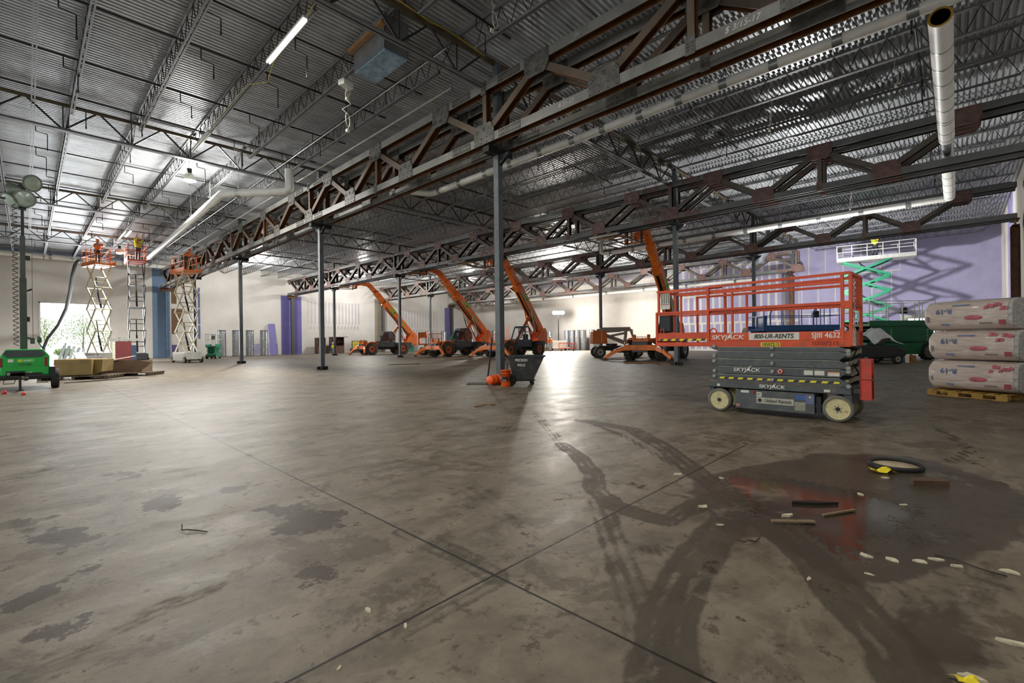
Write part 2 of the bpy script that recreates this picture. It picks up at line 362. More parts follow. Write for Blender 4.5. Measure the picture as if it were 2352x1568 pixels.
o = MB().bx(-8, XBACK+T, YRIGHT-T, YRIGHT, 0, 10).build('wall_right', wall_mat('right_wall_board', 0, [(40,44,0,9.9,(160,156,200),None)])); o['kind'] = 'structure'
w = MB()
for a in ((YRIGHT,0,0,10),(0,30,8,10),(30,YEND,0,10)): w.bx(-8-T, -8, a[0], a[1], a[2], a[3])  # unseen wall behind the camera, opening sized for the fill light it admits
o = w.build('wall_front', wall_mat('front_wall_board', 1, [])); o['kind'] = 'structure'
# window in the back wall
wf = MB()
for y in (.6, 1.35, 2.15, 2.9): wf.bx(XBACK+.02, XBACK+.1, y-.03, y+.03, 1.0, 2.75)
for z in (1.0, 1.9, 2.75): wf.bx(XBACK+.02, XBACK+.1, .6, 2.9, z-.03, z+.03)
o = wf.build('window_1', m_white); o['kind'] = 'structure'
g, n, b = nt('window_glass'); b.inputs['Transmission Weight'].default_value = 1; b.inputs['Roughness'].default_value = .05; b.inputs['IOR'].default_value = 1.1; b.inputs['Base Color'].default_value = (.95,.97,.97,1)
MB().bx(XBACK+.055, XBACK+.065, .63, 2.87, 1.03, 2.72).build('pane', g, o)
df = MB()
for x in (.8, 5.5): df.bx(x-.06, x+.06, YEND-.03, YEND+T+.03, 0, 5.2)
df.bx(.74, 5.56, YEND-.03, YEND+T+.03, 5.1, 5.25)
o = df.build('door_1', M('opening_trim', (205,204,200), .6)); o['kind'] = 'structure'
# ------------------------------------------------------------------ steel trusses
def hsec_bar(m, p, q, w, x0, x1, t=.016):
    """H section between (y,z) points p,q: two outer flanges and a web"""
    p = Vector((0,)+p); q = Vector((0,)+q); d = (q-p).normalized(); s = Vector((0,-d.z,d.y))
    for x in (x0+t/2, x1-t/2): m.bar(p+Vector((x,0,0)), q+Vector((x,0,0)), t, w, up=s)
    xm = (x0+x1)/2; m.bar(p+Vector((xm,0,0)), q+Vector((xm,0,0)), x1-x0-2*t, t, up=s)
def bolts(m, pts, r=.017, xs=(-.016, .276)):
    for y, z in pts:
        for x, s in zip(xs, (-1, 1)): m.tube((x, y, z), (x+s*.022, y, z), r, 6)
P6 = BAY/6
def gusset(top):
    m = MB(); f = (lambda z: ZB0+ZT1-z) if top else (lambda z: z)
    poly = [(-.42,ZB0-.01),(.42,ZB0-.01),(.42,7.40),(.27,7.60),(-.27,7.60),(-.42,7.40)]
    if top: poly = [(-y, f(z)) for y, z in poly]
    for a in (-.016, .26): m.prism(poly, a, a+.016)
    b = [(s*.36, z) for s in (-1,1) for z in (7.06,7.2,)] + [(s*.12, z) for s in (-1,1) for z in (7.06,7.2)]
    for s in (-1,1): b += [(s*(.30+i*.05), 7.47-i*.05) for i in (0,1)] + [(s*(.24+i*.05), 7.42-i*.05) for i in (0,1)]
    b += [(i*.05, 7.42+j*.06) for i in (-.6,.6) for j in (0,1)]
    bolts(m, [(y, f(z)) for y, z in b]); return m
def truss_meshes(k, mc, mg, md):
    D = {}
    D['gb'] = gusset(False).mesh(k+'bottom_gusset', mg); D['gt'] = gusset(True).mesh(k+'top_gusset', mg)
    for s in (1, -1):
        m = MB(); hsec_bar(m, (s*.20, 7.40), (s*(P6-.20), 8.42), .19, .02, .24); D['d%d' % s] = m.mesh(k+'diagonal', md)
    m = MB(); hsec_bar(m, (0, 7.5), (0, 8.75), .15, .03, .23); D['v'] = m.mesh(k+'vertical', md)
    for nm, zc in (('pt', (ZT0+ZT1)/2), ('pb', (ZB0+ZB1)/2)):
        m = MB()
        m.bx(-.016, 0, -.1, .1, zc-.22+(.06 if nm == 'pb' else 0), zc+.22-(.06 if nm == 'pt' else 0))
        bolts(m, [(i*.05, zc+j*.07) for i in (-1,1) for j in (-1,0,1)], .017, (-.016,)); D[nm] = m.mesh(k+'tie_plate', mg)
    for nm, zc in (('st', (ZT0+ZT1)/2), ('sb', (ZB0+ZB1)/2)):
        m = MB()
        for a in (-.014, .26): m.bx(a, a+.014, -.42, .42, zc-.1, zc+.1)
        bolts(m, [(-.38+i*.084, zc+j*.065) for i in range(10) for j in (-1,1)], .015, (-.014, .274)); D[nm] = m.mesh(k+'splice_plate', mg)
    return D
stA = (steel('chord_steel_near', (140,140,134), (112,70,30), .012, .248), M('gusset_steel_near', (98,97,92), .5, .2, .25, 5, (74,58,44), .5), steel('web_steel_near', (112,98,84), (108,66,28), .035, .225, amt=.5))
stB = (steel('chord_steel_far', (126,128,127), (64,56,50), .012, .248, amt=.2), M('gusset_primer_far', (122,96,90), .55, .1, .2, 5), steel('web_steel_far', (118,110,102), (52,44,38), .035, .225, amt=.25))
TA = truss_meshes('', *stA); TB = truss_meshes('far_', *stB)
def truss(x, k0, k1, y0, y1, D, mc, label, group):
    t = thing('steel_roof_truss', label, 'roof truss', (x, 0, 0), 0, group)
    for nm, z0, z1 in (('bottom_chord', ZB0, ZB1), ('top_chord', ZT0, ZT1)):
        m = MB(); hsec_bar(m, (y0, (z0+z1)/2), (y1, (z0+z1)/2), z1-z0, 0, .26); m.build(nm, mc, t)
    for k in range(k0, k1+1):
        y = Y0+k*P6; r = k % 6; top = r in (1,3,5)
        inst('gusset_plate', D['gt' if top else 'gb'], t, (0, y, 0))
        if not top:
            if k < k1: inst('diagonal', D['d1'], t, (0, y, 0))
            if k > k0: inst('diagonal', D['d-1'], t, (0, y, 0))
        if r in (0, 3):
            inst('vertical', D['v'], t, (0, y, 0 if r == 0 else -.2)); inst('tie_plate', D['pt' if r == 0 else 'pb'], t, (0, y, 0))
        if r == 0:
            for s in (-1, 1):
                for q in ('sb', 'st'):
                    if y0+.5 < y+s*1.02 < y1-.5: inst('splice_plate', D[q], t, (0, y+s*1.02, 0))
lab = ('rust-streaked grey truss over the black tilt cart, %s half of the double truss',
       'dark steel truss above the telehandler forks, %s half of the double truss',
       'dark truss with reddish gussets ending over the insulation bundles, %s half',
       'far truss with reddish gussets closest to the back wall, %s half')
for i, X in enumerate(ROWX):
    k0, y0 = (-5, -2.2) if i < 3 else (0, 10.2)
    for s, d in (('camera-facing', -.56), ('rear', .22)):
        truss(X+d, k0, 23, y0, YEND-.5, TA if i == 0 else TB, (stA if i == 0 else stB)[0], lab[i] % s, 'bolted double roof trusses')
m_chalk = M('chalk', (206,204,196), .9)
tr0 = next(o for o in bpy.data.objects if o.name == 'steel_roof_truss')
for b_, y, z, h in (('B 21-17', 6.95, 7.14, .15), ('$ 3/15-17', 2.85, 7.14, .16), ('(1)', 6.6, 8.68, .12), ('97', 17.0, 7.15, .13)):
    text(b_, h, m_chalk, tr0, (-.002, y, z-.0), (R(90), 0, R(-90)), 'chalk_mark', .0008, .2)
# ------------------------------------------------------------------ columns
def column(x, y, label, mt, h=ZB0-.2, s=.2, tabs=True):
    t = thing('steel_column', label, 'column', (x, y, 0), 0, 'building columns')
    MB().bx(-s/2, s/2, -s/2, s/2, .02, 9.6).build('shaft', mt, t, bevel=.012)
    m = MB().bx(-.22, .22, -.22, .22, 0, .02)
    for a, b in ((-.17,-.17),(.17,-.17),(-.17,.17),(.17,.17)): m.tube((a,b,.02), (a,b,.09), .016, 6)
    m.build('base_plate', m_dark, t)
    if tabs:
        m = MB()
        for q in (-1, 1): m.bx(-.06, .06, q*.1, q*.26, .02, .16).bx(q*.1, q*.26, -.06, .06, .02, .16)
        m.build('anchor_bracket', m_dark, t)
    m = MB().bx(-.5, .5, -.13, .13, h, h+.18)
    for q in (-1, 1): m.prism([(q*.1,h),(q*.5,h),(q*.42,h-.1),(q*.1,h-.3)][::q], -.05, .05)
    m.build('cap_beam', m_dark, t)
cl = {(0,0): 'square grey steel column standing beside the black tilt cart and orange buckets', (0,1): 'square dark steel column with bolted base brackets, second in the row from the tilt cart',
      (0,2): 'slim dark steel column in front of the galvanized ducts, third in the row from the tilt cart', (0,3): 'dark steel column right behind the cream scissor lift under the truss end',
      (1,0): 'grey steel column rising behind the extended end of the orange scissor lift', (1,1): 'grey column almost hidden behind the column at the tilt cart',
      (1,2): 'slim grey column in front of the farther telehandler body', (1,3): 'slim grey column beside the wall with the workbench and seated person',
      (2,0): 'dark grey column seen through the middle of the orange scissor lift railings', (2,1): 'grey column right behind the grey articulated boom lift',
      (2,2): 'far grey column behind the third telehandler boom', (2,3): 'far grey column with thin pipes above the orange lift basket',
      (3,1): 'farthest grey column left of the blazing light tower along the back wall', (3,2): 'far column by the back wall behind the telehandler booms', (3,3): 'far column at the back wall corner behind the white boom'}
for (i, j), l in cl.items():
    if i == 3 and j != 1: continue
    column(ROWX[i], Y0+j*BAY, l, m_col, tabs=(i, j) != (0, 0))
m_rust = M('rusty_column', (96,64,40), .6, .2, .35, 2.5, (62,64,66), .8)
def wcol(x, y, label, mt, h=ZB0-.35, alongx=True):
    """wide flange wall column under a truss end, with its short crossbeam"""
    t = thing('wall_column', label, 'column', (x, y, 0), 0, 'wide flange columns at truss ends')
    m = MB(); a = .17
    m.bx(-a, a, -a, -a+.02, 0, h).bx(-a, a, a-.02, a, 0, h).bx(-.008, .008, -a, a, 0, h); m.build('shaft', mt, t)
    m = MB().bx(-.6, .6, -.14, .14, h, h+.03).bx(-.6, .6, -.014, .014, h, h+.34).bx(-.6, .6, -.14, .14, h+.31, h+.34); m.build('crossbeam', m_rust, t)
wcol(ROWX[2], -2.15, 'brown rusty wide-flange column behind the insulation bundles at the right wall', m_rust)
wcol(ROWX[3]-.2, 10.35, 'brown rusty wide-flange column in front of the purple board wall', m_rust)
m_blue = M('blue_column', (84,108,136), .55, 0, .15, 2)
for X, l in ((ROWX[0], 'blue-grey wide-flange column at the end wall below the rusty truss end'), (ROWX[1], 'dark wide-flange column between two purple board strips on the end wall'),
             (ROWX[2], 'dark wide-flange column beside the tan pilaster on the end wall'), (ROWX[3], 'dark wide-flange column with purple board behind the white boom lift')):
    wcol(X, YEND-.5, l, m_blue if X < 12 else M('grey_column', (84,84,84), .55))
# ------------------------------------------------------------------ joists and girders
m_jst = M('joist_paint', (120,121,123), .5, .1, .12, 4); m_web_shaded = M('joist_web_shaded', (42,43,45), .5, .1, .1, 4)  # web is a dark copy of the grey paint, its shade put into the colour
def joist_meshes(L):
    z0, z1 = 9.02, DECK-.03
    a = MB().bx(-.055, -.012, 0, L, z1-.05, z1).bx(.012, .055, 0, L, z1-.05, z1).mesh('joist_top_chord', m_jst)
    b = MB().bx(-.055, -.015, .8, L-.8, z0, z0+.045).bx(.015, .055, .8, L-.8, z0, z0+.045).mesh('joist_bottom_chord', m_jst)
    m = MB(); n = 17; st = (L-1.6)/n; m.tube((0,.15,z1-.03), (0,.85,z0+.02), .014, 5).tube((0,L-.15,z1-.03), (0,L-.85,z0+.02), .014, 5)
    for i in range(n):
        y = .8+i*st; m.tube((0,y,z0+.02), (0,y+st/2,z1-.03), .012, 5, caps=False).tube((0,y+st/2,z1-.03), (0,y+st,z0+.02), .012, 5, caps=False)
    return a, b, m.mesh('joist_web_shaded', m_web_shaded)
JM = joist_meshes(BAY)
ORD = ('first','second','third','fourth','fifth','sixth','seventh')
TR = ('the rusty near truss','the telehandler truss','the third double truss','the back wall truss')
BY = ('bay closest to the camera','second bay out','third bay out','fourth bay out','bay at the end wall')
def joist(x, j, l, q, lg):
    t = thing('roof_joist', '%s roof joist %s, %s' % (l, q, BY[j]), 'roof joist', (x, Y0+(j-1)*BAY+.02, 0), 0, 'open-web roof joists '+lg)
    if j == 4: t.scale = (1, .985, 1)
    inst('top_chord', JM[0], t); inst('bottom_chord', JM[1], t); inst('web', JM[2], t)
for j in range(5):
    for k in range(6): joist(ROWX[0]-1.53-1.8*k, j, ORD[k], 'left of '+TR[0], 'left of the rusty near truss')
    for i in range(3):
        for k in range(6): joist(ROWX[i]+1.5+1.84*k, j, ORD[k], 'behind '+TR[i], 'behind '+TR[i])
    for k in range(2): joist(ROWX[3]+1.4+1.6*k, j, ORD[k], 'behind '+TR[3], 'behind '+TR[3])
def girder_meshes(L):
    def ch(z0, z1): return MB().bx(0, L, -.1, -.012, z0, z0+.014).bx(0, L, .012, .1, z0, z0+.014).bx(0, L, -.026, -.012, z0, z1).bx(0, L, .012, .026, z0, z1)
    top = ch(9.5, 9.6); top = MB(); top.bx(-.42, L+.51, -.1, -.012, 9.586, 9.6).bx(-.42, L+.51, .012, .1, 9.586, 9.6).bx(-.42, L+.51, -.026, -.012, 9.5, 9.6).bx(-.42, L+.51, .012, .026, 9.5, 9.6)
    bot = ch(8.66, 8.76); web = MB(); n = 6; st = L/n
    for i in range(n):
        a = i*st; web.bar((a+.05,0,9.53), (a+st/2,0,8.7), .05, .05).bar((a+st/2,0,8.7), (a+st-.05,0,9.53), .05, .05).tube((a+st/2,0,8.7), (a+st/2,0,9.55), .02, 6)
    return top.mesh('girder_top_chord', M('girder_top_paint', (104,94,76), .5, .1, .2, 3)), bot.mesh('girder_bottom_chord', m_jst), web.mesh('girder_web', m_web_shaded)
GM = girder_meshes(BAY-1.15)
for j in range(4):
    for i in range(4):
        x = ROWX[0]-BAY+.52 if i == 0 else ROWX[i-1]+.55
        s = ('left of '+TR[0]) if i == 0 else 'from %s to %s' % (TR[i-1], TR[i])
        t = thing('joist_girder', 'joist girder %s, %s column line' % (s, ORD[j]), 'girder', (x, Y0+j*BAY, 0), 0, 'joist girders under the roof')
        inst('top_chord', GM[0], t); inst('bottom_chord', GM[1], t); inst('web', GM[2], t)
# ------------------------------------------------------------------ overhead services
m_pipe = M('black_pipe', (40,41,43), .5, .2, .15); m_pvc = M('white_pipe_jacket', (236,236,230), .45, 0, .06, 3); m_clamp = M('pipe_saddle', (160,164,164), .35, .7, .1)
m_cord = M('white_cord', (208,202,188), .6, 0, .05); m_wire = M('yellow_cord', (196,176,60), .6)
def sprinkler(x0, x1, y, z, drops, label):
    t = thing('sprinkler_pipe', label, 'pipe', (x0, y, z), 0, 'black sprinkler branch pipes')
    MB().tube((0,0,0), (x1-x0,0,0), .028, 8).build('branch_pipe', m_pipe, t)
    MB().tube((.6,0,0),(.6,0,DECK-z),.006,4).build('hanger', m_clamp, t)
    for d, l in drops:
        m = MB(); m.path([(d,0,0),(d,0,-.3),(d,.0,-.32),(d+.28,0,-.34),(d+.3,0,-.36),(d+.3,0,-.36-l)], .016, 6).tube((d+.3,0,-.36-l),(d+.3,0,-.45-l),.024,6)
        m.build('drop', m_pipe, t)
for j in range(5):
    for k, o in enumerate((2.0, 5.0, 8.1, 10.9)):
        y = Y0+(j-1)*BAY+o+(.75 if (j, k) == (1, 0) else 0)
        if y > YEND-1 or (j == 0 and k < 2): continue
        sprinkler(ROWX[0]-BAY+.3, ROWX[0]-.75, y, 9.42, [(2.2+rnd.random(), .5), (4.6+rnd.random(), .3), (7+rnd.random(), .5), (9.4+rnd.random(), .35)],
                  '%s black sprinkler pipe left of %s, %s' % (ORD[k], TR[0], BY[j]))
for i in range(3):
    for j in range(0, 4):
        for k, o in enumerate((3.0, 9.0)):
            sprinkler(ROWX[i]+.8, ROWX[i+1]-.8, Y0+(j-1)*BAY+o, 9.42, [(3+rnd.random()*2, .4), (7.5+rnd.random()*2, .3)], '%s black sprinkler pipe behind %s, %s' % (ORD[k], TR[i], BY[j]))
def drain(name, label, runs, r, saddles, mt=m_pvc, extra=None):
    t = thing(name, label, 'pipe')
    for a in runs: MB().path(a, r, 16).build('pipe_run', mt, t)
    for p, ax in saddles:
        m = MB(); d = Vector(ax); p = Vector(p); m.tube(p-d*.1, p+d*.1, r+.008, 14).build('saddle', m_clamp, t)
        MB().tube(p+Vector((0,0,r)), (p.x, p.y, min(p.z+1.4, DECK-.05)), .008, 5).path([p+Vector((0,0,r+.16)) + Vector((d.y*math.cos(a)*.06, d.x*math.cos(a)*.06, math.sin(a)*.06)) for a in [i*PI/5 for i in range(10)]], .007, 4, True).build('hanger', m_clamp, t)
    return t
drain('white_pipe', 'long white pipe on hangers behind the rusty near truss, running past its column', [[(12.8,-1.6,8.0),(12.8,17.0,8.0),(12.75,17.2,8.0),(11.2,18.1,8.0)]], .13,
      [((12.8,y,8.0),(0,1,0)) for y in (.6,1.9,3.2,4.4,5.6,6.8,8.1,9.3,10.7,12.2,13.6,15.2,16.6)] + [((11.9,17.7,8.0),(-.86,.5,0))])
t = drain('white_pipe', 'thick white insulated pipe with a cut open end, crossing over the orange scissor lift', [[(12.4,.18,7.5),(20.2,.18,7.5)],[(22.9,.18,7.5),(28.72,.18,7.5)]], .19, [])
m = MB().tube((20.2,.18,7.5),(22.9,.18,7.5),.165,16); m.build('silver_section', m_chrome, t)
for x in (13.6,14.5,15.4,16.3,17.2,18.1,18.3,19.2,19.9,23.4,24.6,25.8,27,28.2): MB().tube((x,.18,7.5),(x+.05,.18,7.5),.196,16).build('band', m_clamp, t)
MB().tube((14.5,.18,7.68),(14.5,.18,9.7),.008,5).tube((18.2,.18,7.68),(18.2,.18,9.7),.008,5).tube((27,.18,7.68),(27,.18,9.7),.008,5).build('hanger', m_clamp, t)
m = MB().lathe([(.19,0),(.16,-.01),(.15,0),(.15,.3),(.1,.3)], (12.4,.18,7.5), (1,0,0), 20); m.build('insulation_ring', M('yellow_insulation', (176,138,50), .9), t)
MB().tube((12.46,.18,7.5),(12.5,.18,7.5),.15,16).build('pipe_bore', m_dark, t)
drain('white_pipe', 'white pipe along the third double truss, elbowing off the thick insulated pipe', [[(28.95,.18,7.5),(28.95,.5,7.5),(28.95,18.4,7.5),(28.95,18.6,7.6),(28.95,18.6,8.5)]], .14, [((28.95,y,7.5),(0,1,0)) for y in (1.6,3.4,5.2,7,8.8,10.6,12.4,14.2,16,17.8)])
drain('white_pipe', 'white duct pipe left of the rusty truss, its near end angled towards the truss', [[(7.5,19.7,8.4),(7.5,19.7,7.6),(7.4,19.8,7.5),(5.75,21.75,7.5),(5.65,22.0,7.5),(6.1,41.5,7.5)]], .16, [((7.1,20.2,7.5),(-.65,.76,0)),((6.1,21.35,7.5),(-.65,.76,0))] + [((5.7+(y-23)*.024,y,7.5),(0,1,0)) for y in range(24,41,4)])
drain('white_pipe', 'white pipe along the end wall above the door opening', [[(-2,YEND-.5,9.15),(10.1,YEND-.5,9.15)]], .24, [((x,YEND-.5,9.15),(1,0,0)) for x in (1.5,4.4,7.5)])
drain('white_pipe', 'thin white pipe run high along the far back wall', [[(XBACK-.7,14,7.0),(XBACK-.7,52,7.0)]], .16, [((XBACK-.7,y,7.0),(0,1,0)) for y in range(16,52,5)])
# lamps
m_tube = M('lit_tube', (255,248,225), .4, emit=9); m_lit = M('lit_reflector', (255,250,238), .4, emit=6)
def strip(x, y0, y1, z, lit, label):
    t = thing('strip_light', label, 'ceiling light', (x, y0, z), 0); L = y1-y0
    MB().bx(-.05,.05,0,L,0,.06).build('housing', m_white, t)
    m = MB()
    for q in (-.035,.035): m.tube((q,.03,-.03),(q,L-.03,-.03),.019,8)
    m.build('tube', m_tube if lit else M('dull_tube', (196,196,190), .3), t)
    MB().tube((0,.2,.06),(0,.2,DECK-z),.006,4).tube((0,L-.2,.06),(0,L-.2,DECK-z),.006,4).build('hanger', m_clamp, t)
strip(4.53, 10.83, 13.25, 8.8, True, 'long lit fluorescent strip light hanging under the roof deck, brightest of all')
strip(4.53, 19.0, 21.4, 8.8, False, 'unlit white strip light hanging above the nearer high bay lamp')
strip(4.79, 39.0, 41.4, 8.8, True, 'small lit strip light far off above the middle scissor lift')
m = MB().path([(4.6,10.4,9.0),(4.62,11.5,8.9),(4.66,13.2,8.86),(4.7,13.8,8.55),(4.62,15.2,9.0),(4.6,18.8,9.0)],.008,5).path([(4.6,22.7,8.5),(4.7,23.1,8.4),(4.8,23.7,8.7),(4.95,24.4,9.0)],.008,5)
tag(m.build('power_cord', m_wire), 'yellow power cord strung from the long lit strip light to the next light', 'cord')
def highbay(x, y, z, label):
    t = thing('high_bay_lamp', label, 'ceiling light', (x, y, z), 0, 'high bay lamps')
    MB().lathe([(.06,.22),(.12,.2),(.2,.1),(.25,-.05),(.26,-.12),(.24,-.12),(.22,-.04),(.1,.12)], n=24).build('reflector', M('lamp_reflector', (235,232,220), .3, .3), t)
    MB().ball((0,0,-.1), (.21,.21,.1), 14, 8).build('bulb', m_lit, t)
    MB().bx(-.08,.08,-.06,.06,.2,.42).build('ballast', m_dark, t)
    MB().tube((0,0,.42),(0,0,DECK-z),.008,5).build('hanger', m_clamp, t)
highbay(5.1,24.7,8.72,'lit high bay lamp hanging left of the rusty truss, the nearer of two')
highbay(4.85,45,8.3,'lit high bay lamp far off between two raised scissor lifts')
# strut and conduit
tag(MB().bx(.16,.19,8,44,8.93,8.98).bx(.23,.26,8,44,8.93,8.98).build('strut_rail', m_jst), 'twin light grey strut rail under the joists at the left edge', 'rail')
tag(MB().tube((7.68,9.6,8.96),(7.68,46,8.96),.022,8).build('conduit', m_chrome), 'bright metal conduit along the second joist left of the rusty near truss', 'conduit')
tag(MB().tube((9.0,11,8.98),(9.0,46,8.98),.04,8).build('conduit', M('grey_conduit', (140,138,128), .5)), 'thick grey conduit closest to the rusty near truss on its left', 'conduit')
def loops(x, y, z0, z1, n, seed, r=.009):
    g = random.Random(seed); pts = [(x, y, z0)]
    for i in range(1, n):
        f = i/n; pts.append((x+g.uniform(-.12,.12), y+g.uniform(-.12,.12), z0+(z1-z0)*f))
    c = pts[-1]
    for a in range(0, 14): pts.append((c[0]+.14*math.sin(a*.62), c[1]+.14*math.sin(a*.62)*.4, c[2]-.16+.2*math.cos(a*.62)))
    pts.append((x, y, z1-.25))
    return MB().path(pts, r, 5).bx(x-.05,x+.05,y-.03,y+.03,z1-.32,z1-.24)
t = thing('junction_box', 'white electrical box dangling on cords beside the open duct near the lit strip light', 'electrical box', (6.4,12.6,8.6), R(20))
MB().bx(-.19,.19,-.11,.11,0,.16).build('box', m_white, t, bevel=.01)
loops(.05,0,0,-.95,6,3).build('cord', m_cord, t); loops(.1,.05,1.0,0,6,8,.008).build('supply_cord', m_cord, t)
MB().tube((0,0,.16),(0,0,1.1),.007,5).build('hanger', m_clamp, t)
for x, y, z0, z1, lb, sd in ((16,4.15,9.7,8.0,'white coiled cord hanging behind the rusty truss, in front of the bare deck',1),(7.8,8.0,9.7,9.0,'short white cord with a box above the rusty near truss',2),
    (27,3.6,9.5,7.6,'white cord with a stub hanging above the third truss, right of the telehandlers',4),(17.2,1.2,9.7,8.7,'thin white cord near the thick insulated pipe',5),
    (15.5,14.2,9.4,8.2,'white cord loop hanging behind the near column',6),(24.5,42,9.3,7.7,'far white cord dangling before the end wall',7),(13.5,33,9.4,8.4,'white cord left of the second dark column',9)):
    tag(loops(x,y,z0,z1,7,sd,.011).build('hanging_cord', m_cord), lb, 'cord')
# sheet metal duct drop
t = thing('duct_drop', 'open galvanized duct box hanging from the deck left of the rusty truss', 'duct', (6.75,11.3,8.72))
m_galv = M('galvanised_sheet', (176,182,188), .28, .85, .12, 3)
m = MB(); m.bx(-.36,-.35,-.8,.8,.1,1.0).bx(.35,.36,-.8,.8,.1,1.0).bx(-.36,.36,-.8,-.79,.1,1.0).bx(-.36,.36,.79,.8,.1,1.0); m.build('sleeve', m_galv, t)
MB().bx(-.34,.34,-.78,.78,.06,.1).build('film_cover', M('blue_film', (150,180,205), .25, .2, .25, 6), t)
MB().bx(-.5,-.37,-.9,.9,.62,.72).build('timber', M('timber', (142,106,66), .7), t)
MB().tube((-.36,-.8,.9),(-.36,-.8,1.02),.01,5).tube((.36,.8,.9),(.36,.8,1.02),.01,5).build('hanger', m_clamp, t)
t = thing('duct_elbow', 'dark sheet metal duct fitting hung near the purple wall above the third truss', 'duct', (43.2,11.4,8.7), R(30))
MB().path([(0,-1.2,.3),(0,-.5,.3),(0,.2,.1),(0,.7,-.5),(0,.8,-1.0)], .5, 18).build('elbow', m_galv, t); MB().lathe([(.56,0),(.56,.12)],(0,.8,-1.0),(0,0,-1),18).build('collar', m_galv, t); MB().tube((0,-.4,.7),(0,-.4,1.0),.02,6).build('hanger', m_clamp, t)
tag(MB().path([(6.2,9.80,9.62),(6.8,9.79,9.6),(7.3,9.80,9.55),(7.8,9.79,9.62),(8.6,9.80,9.6),(9.2,9.78,9.5)],.012,5).path([(6.2,9.78,9.64),(7.0,9.77,9.58),(7.9,9.78,9.6),(9.2,9.78,9.5)],.01,5).build('power_cord', m_wire), 'yellow cords lying along the girder above the near column', 'cord')
# ------------------------------------------------------------------ orange scissor lift in front
m_sj = M('lift_orange', (204,74,28), .5, 0, .14, 4, (120,70,44), .45); m_sjg = M('lift_grey', (74,80,80), .5, .1, .14, 5, (110,106,92), .5)
m_cream = M('wheel_cream', (206,196,148), .6, 0, .1, 6, (150,120,50), .7); m_tyre = M('grey_tyre', (104,102,92), .8, 0, .15, 7, (140,134,116), .5)
m_redp = M('red_paint', (186,58,40), .5, 0, .15, 6, (120,84,74), .5); m_sticker = M('white_sticker', (206,204,192), .6, 0, .06)
def hazard(name, stripes):
    m, n, b = nt(name); tc = node(n, 'ShaderNodeTexCoord').outputs['Object']
    sp = node(n, 'ShaderNodeSeparateXYZ'); n.links.new(tc, sp.inputs[0])
    v = mth(n, 'FRACT', mth(n, 'MULTIPLY', mth(n, 'SUBTRACT', sp.outputs[0], mth(n, 'MULTIPLY', sp.outputs[2], .7)), stripes))
    n.links.new(mixc(n, mth(n, 'GREATER_THAN', v, .48), lin((46,42,42)), lin((226,212,40))), b.inputs['Base Color']); b.inputs['Roughness'].default_value = .5
    return m
m_haz = hazard('hazard_stripe', 6.2)
def wheel(parent, x, y, r, w, side, rim_mt, tyre_mt=None, rr=.74, lugs=6, tread=0, hub=m_dark):
    """tyre with rim and hub; side = +1/-1 is the outer face direction along y"""
    tyre_mt = tyre_mt or m_black; m = MB(); h = w/2; c = (x, y, r)
    m.lathe([(r*rr,-h),(r*.93,-h),(r,-h*.75),(r,h*.75),(r*.93,h),(r*rr,h)], c, (0,1,0), 30, True, False)
    if tread:
        for i in range(tread):
            a = 2*PI*i/tread
            for s in (-1, 1):
                a2 = a+s*PI/tread*.5; u = Vector((math.cos(a2),0,math.sin(a2)))
                Mx = Matrix((u.cross(Vector((0,1,0))), Vector((0,1,0)), u)).transposed() @ Matrix.Rotation(s*.5, 3, 'Z')
                m.box(Vector(c)+u*r*1.0+Vector((0,s*h*.5,0)), (r*.14, h*1.0, r*.09), M=Mx)
    t = m.build('wheel', tyre_mt, parent)
    m = MB(); s = side
    m.lathe([(r*rr,s*h*.8),(r*rr*.92,s*h*.85),(r*rr*.86,s*h*.45),(r*.3,s*h*.35),(r*.28,s*h*.6),(r*.2,s*h*.66)], c, (0,1,0), 28)
    m.lathe([(r*rr*.98,-s*h*.8),(.02,-s*h*.5)], c, (0,1,0), 20); m.build('rim', rim_mt, t)
    m = MB(); m.tube((x,y+s*h*.4,r),(x,y+s*h*.98,r), r*.15, 12)
    for i in range(lugs):
        a = 2*PI*i/lugs+.3; p = Vector((x+math.cos(a)*r*.24, y+s*h*.5, r+math.sin(a)*r*.24)); m.tube(p, p+Vector((0,s*h*.3,0)), r*.045, 8)
    m.build('hub', hub, t); return t
def decal(parent, x0, x1, z0, z1, y, mt, name='label_plate', t=.003):
    return MB().bx(x0, x1, y-t, y, z0, z1).build(name, mt, parent, bevel=.002)
RX = (R(90),0,0)
lift = thing('scissor_lift', 'orange slab scissor lift parked beside the wet patch, long deck lowered, grey scissor arms', 'scissor lift', (8.745,2.10,0), R(-92))
m = MB().bx(-1.07,1.0,-.40,.40,.42,.53).bx(-1.07,-1.0,-.36,.36,.3,.42).bx(-1.14,-1.07,-.44,-.34,.415,.43).bx(.9,1.0,-.36,.36,.25,.42); fr = m.build('chassis', m_sjg, lift, bevel=.008)
MB().bx(-1.07,1.0,-.405,-.39,.528,.536).bx(-1.07,1.0,.39,.405,.528,.536).build('worn_edge', M('worn_edge', (172,140,110), .6), fr)
for s in (-1, 1):
    m = MB(); a, b = (s*.415, s*.12); m.bx(-.62,.54,a,b,.10,.405).bx(-.62,.54,s*.42,s*.40,.09,.12)
    tr = m.build('battery_tray', m_sjg, lift, bevel=.006)
    if s < 0: MB().bx(.56,.62,-.40,-.34,.12,.36).bx(.55,.63,-.41,-.38,.2,.24).build('latch', m_dark, tr)
for x in (-.9, .83):
    for s in (-1, 1): wheel(lift, x, s*.335, .2, .14, s, m_cream, m_tyre, .8, 6)
zc = [.60,.735,.865,.99,1.085]; pins = [.595,.73,.86,.99,1.115]
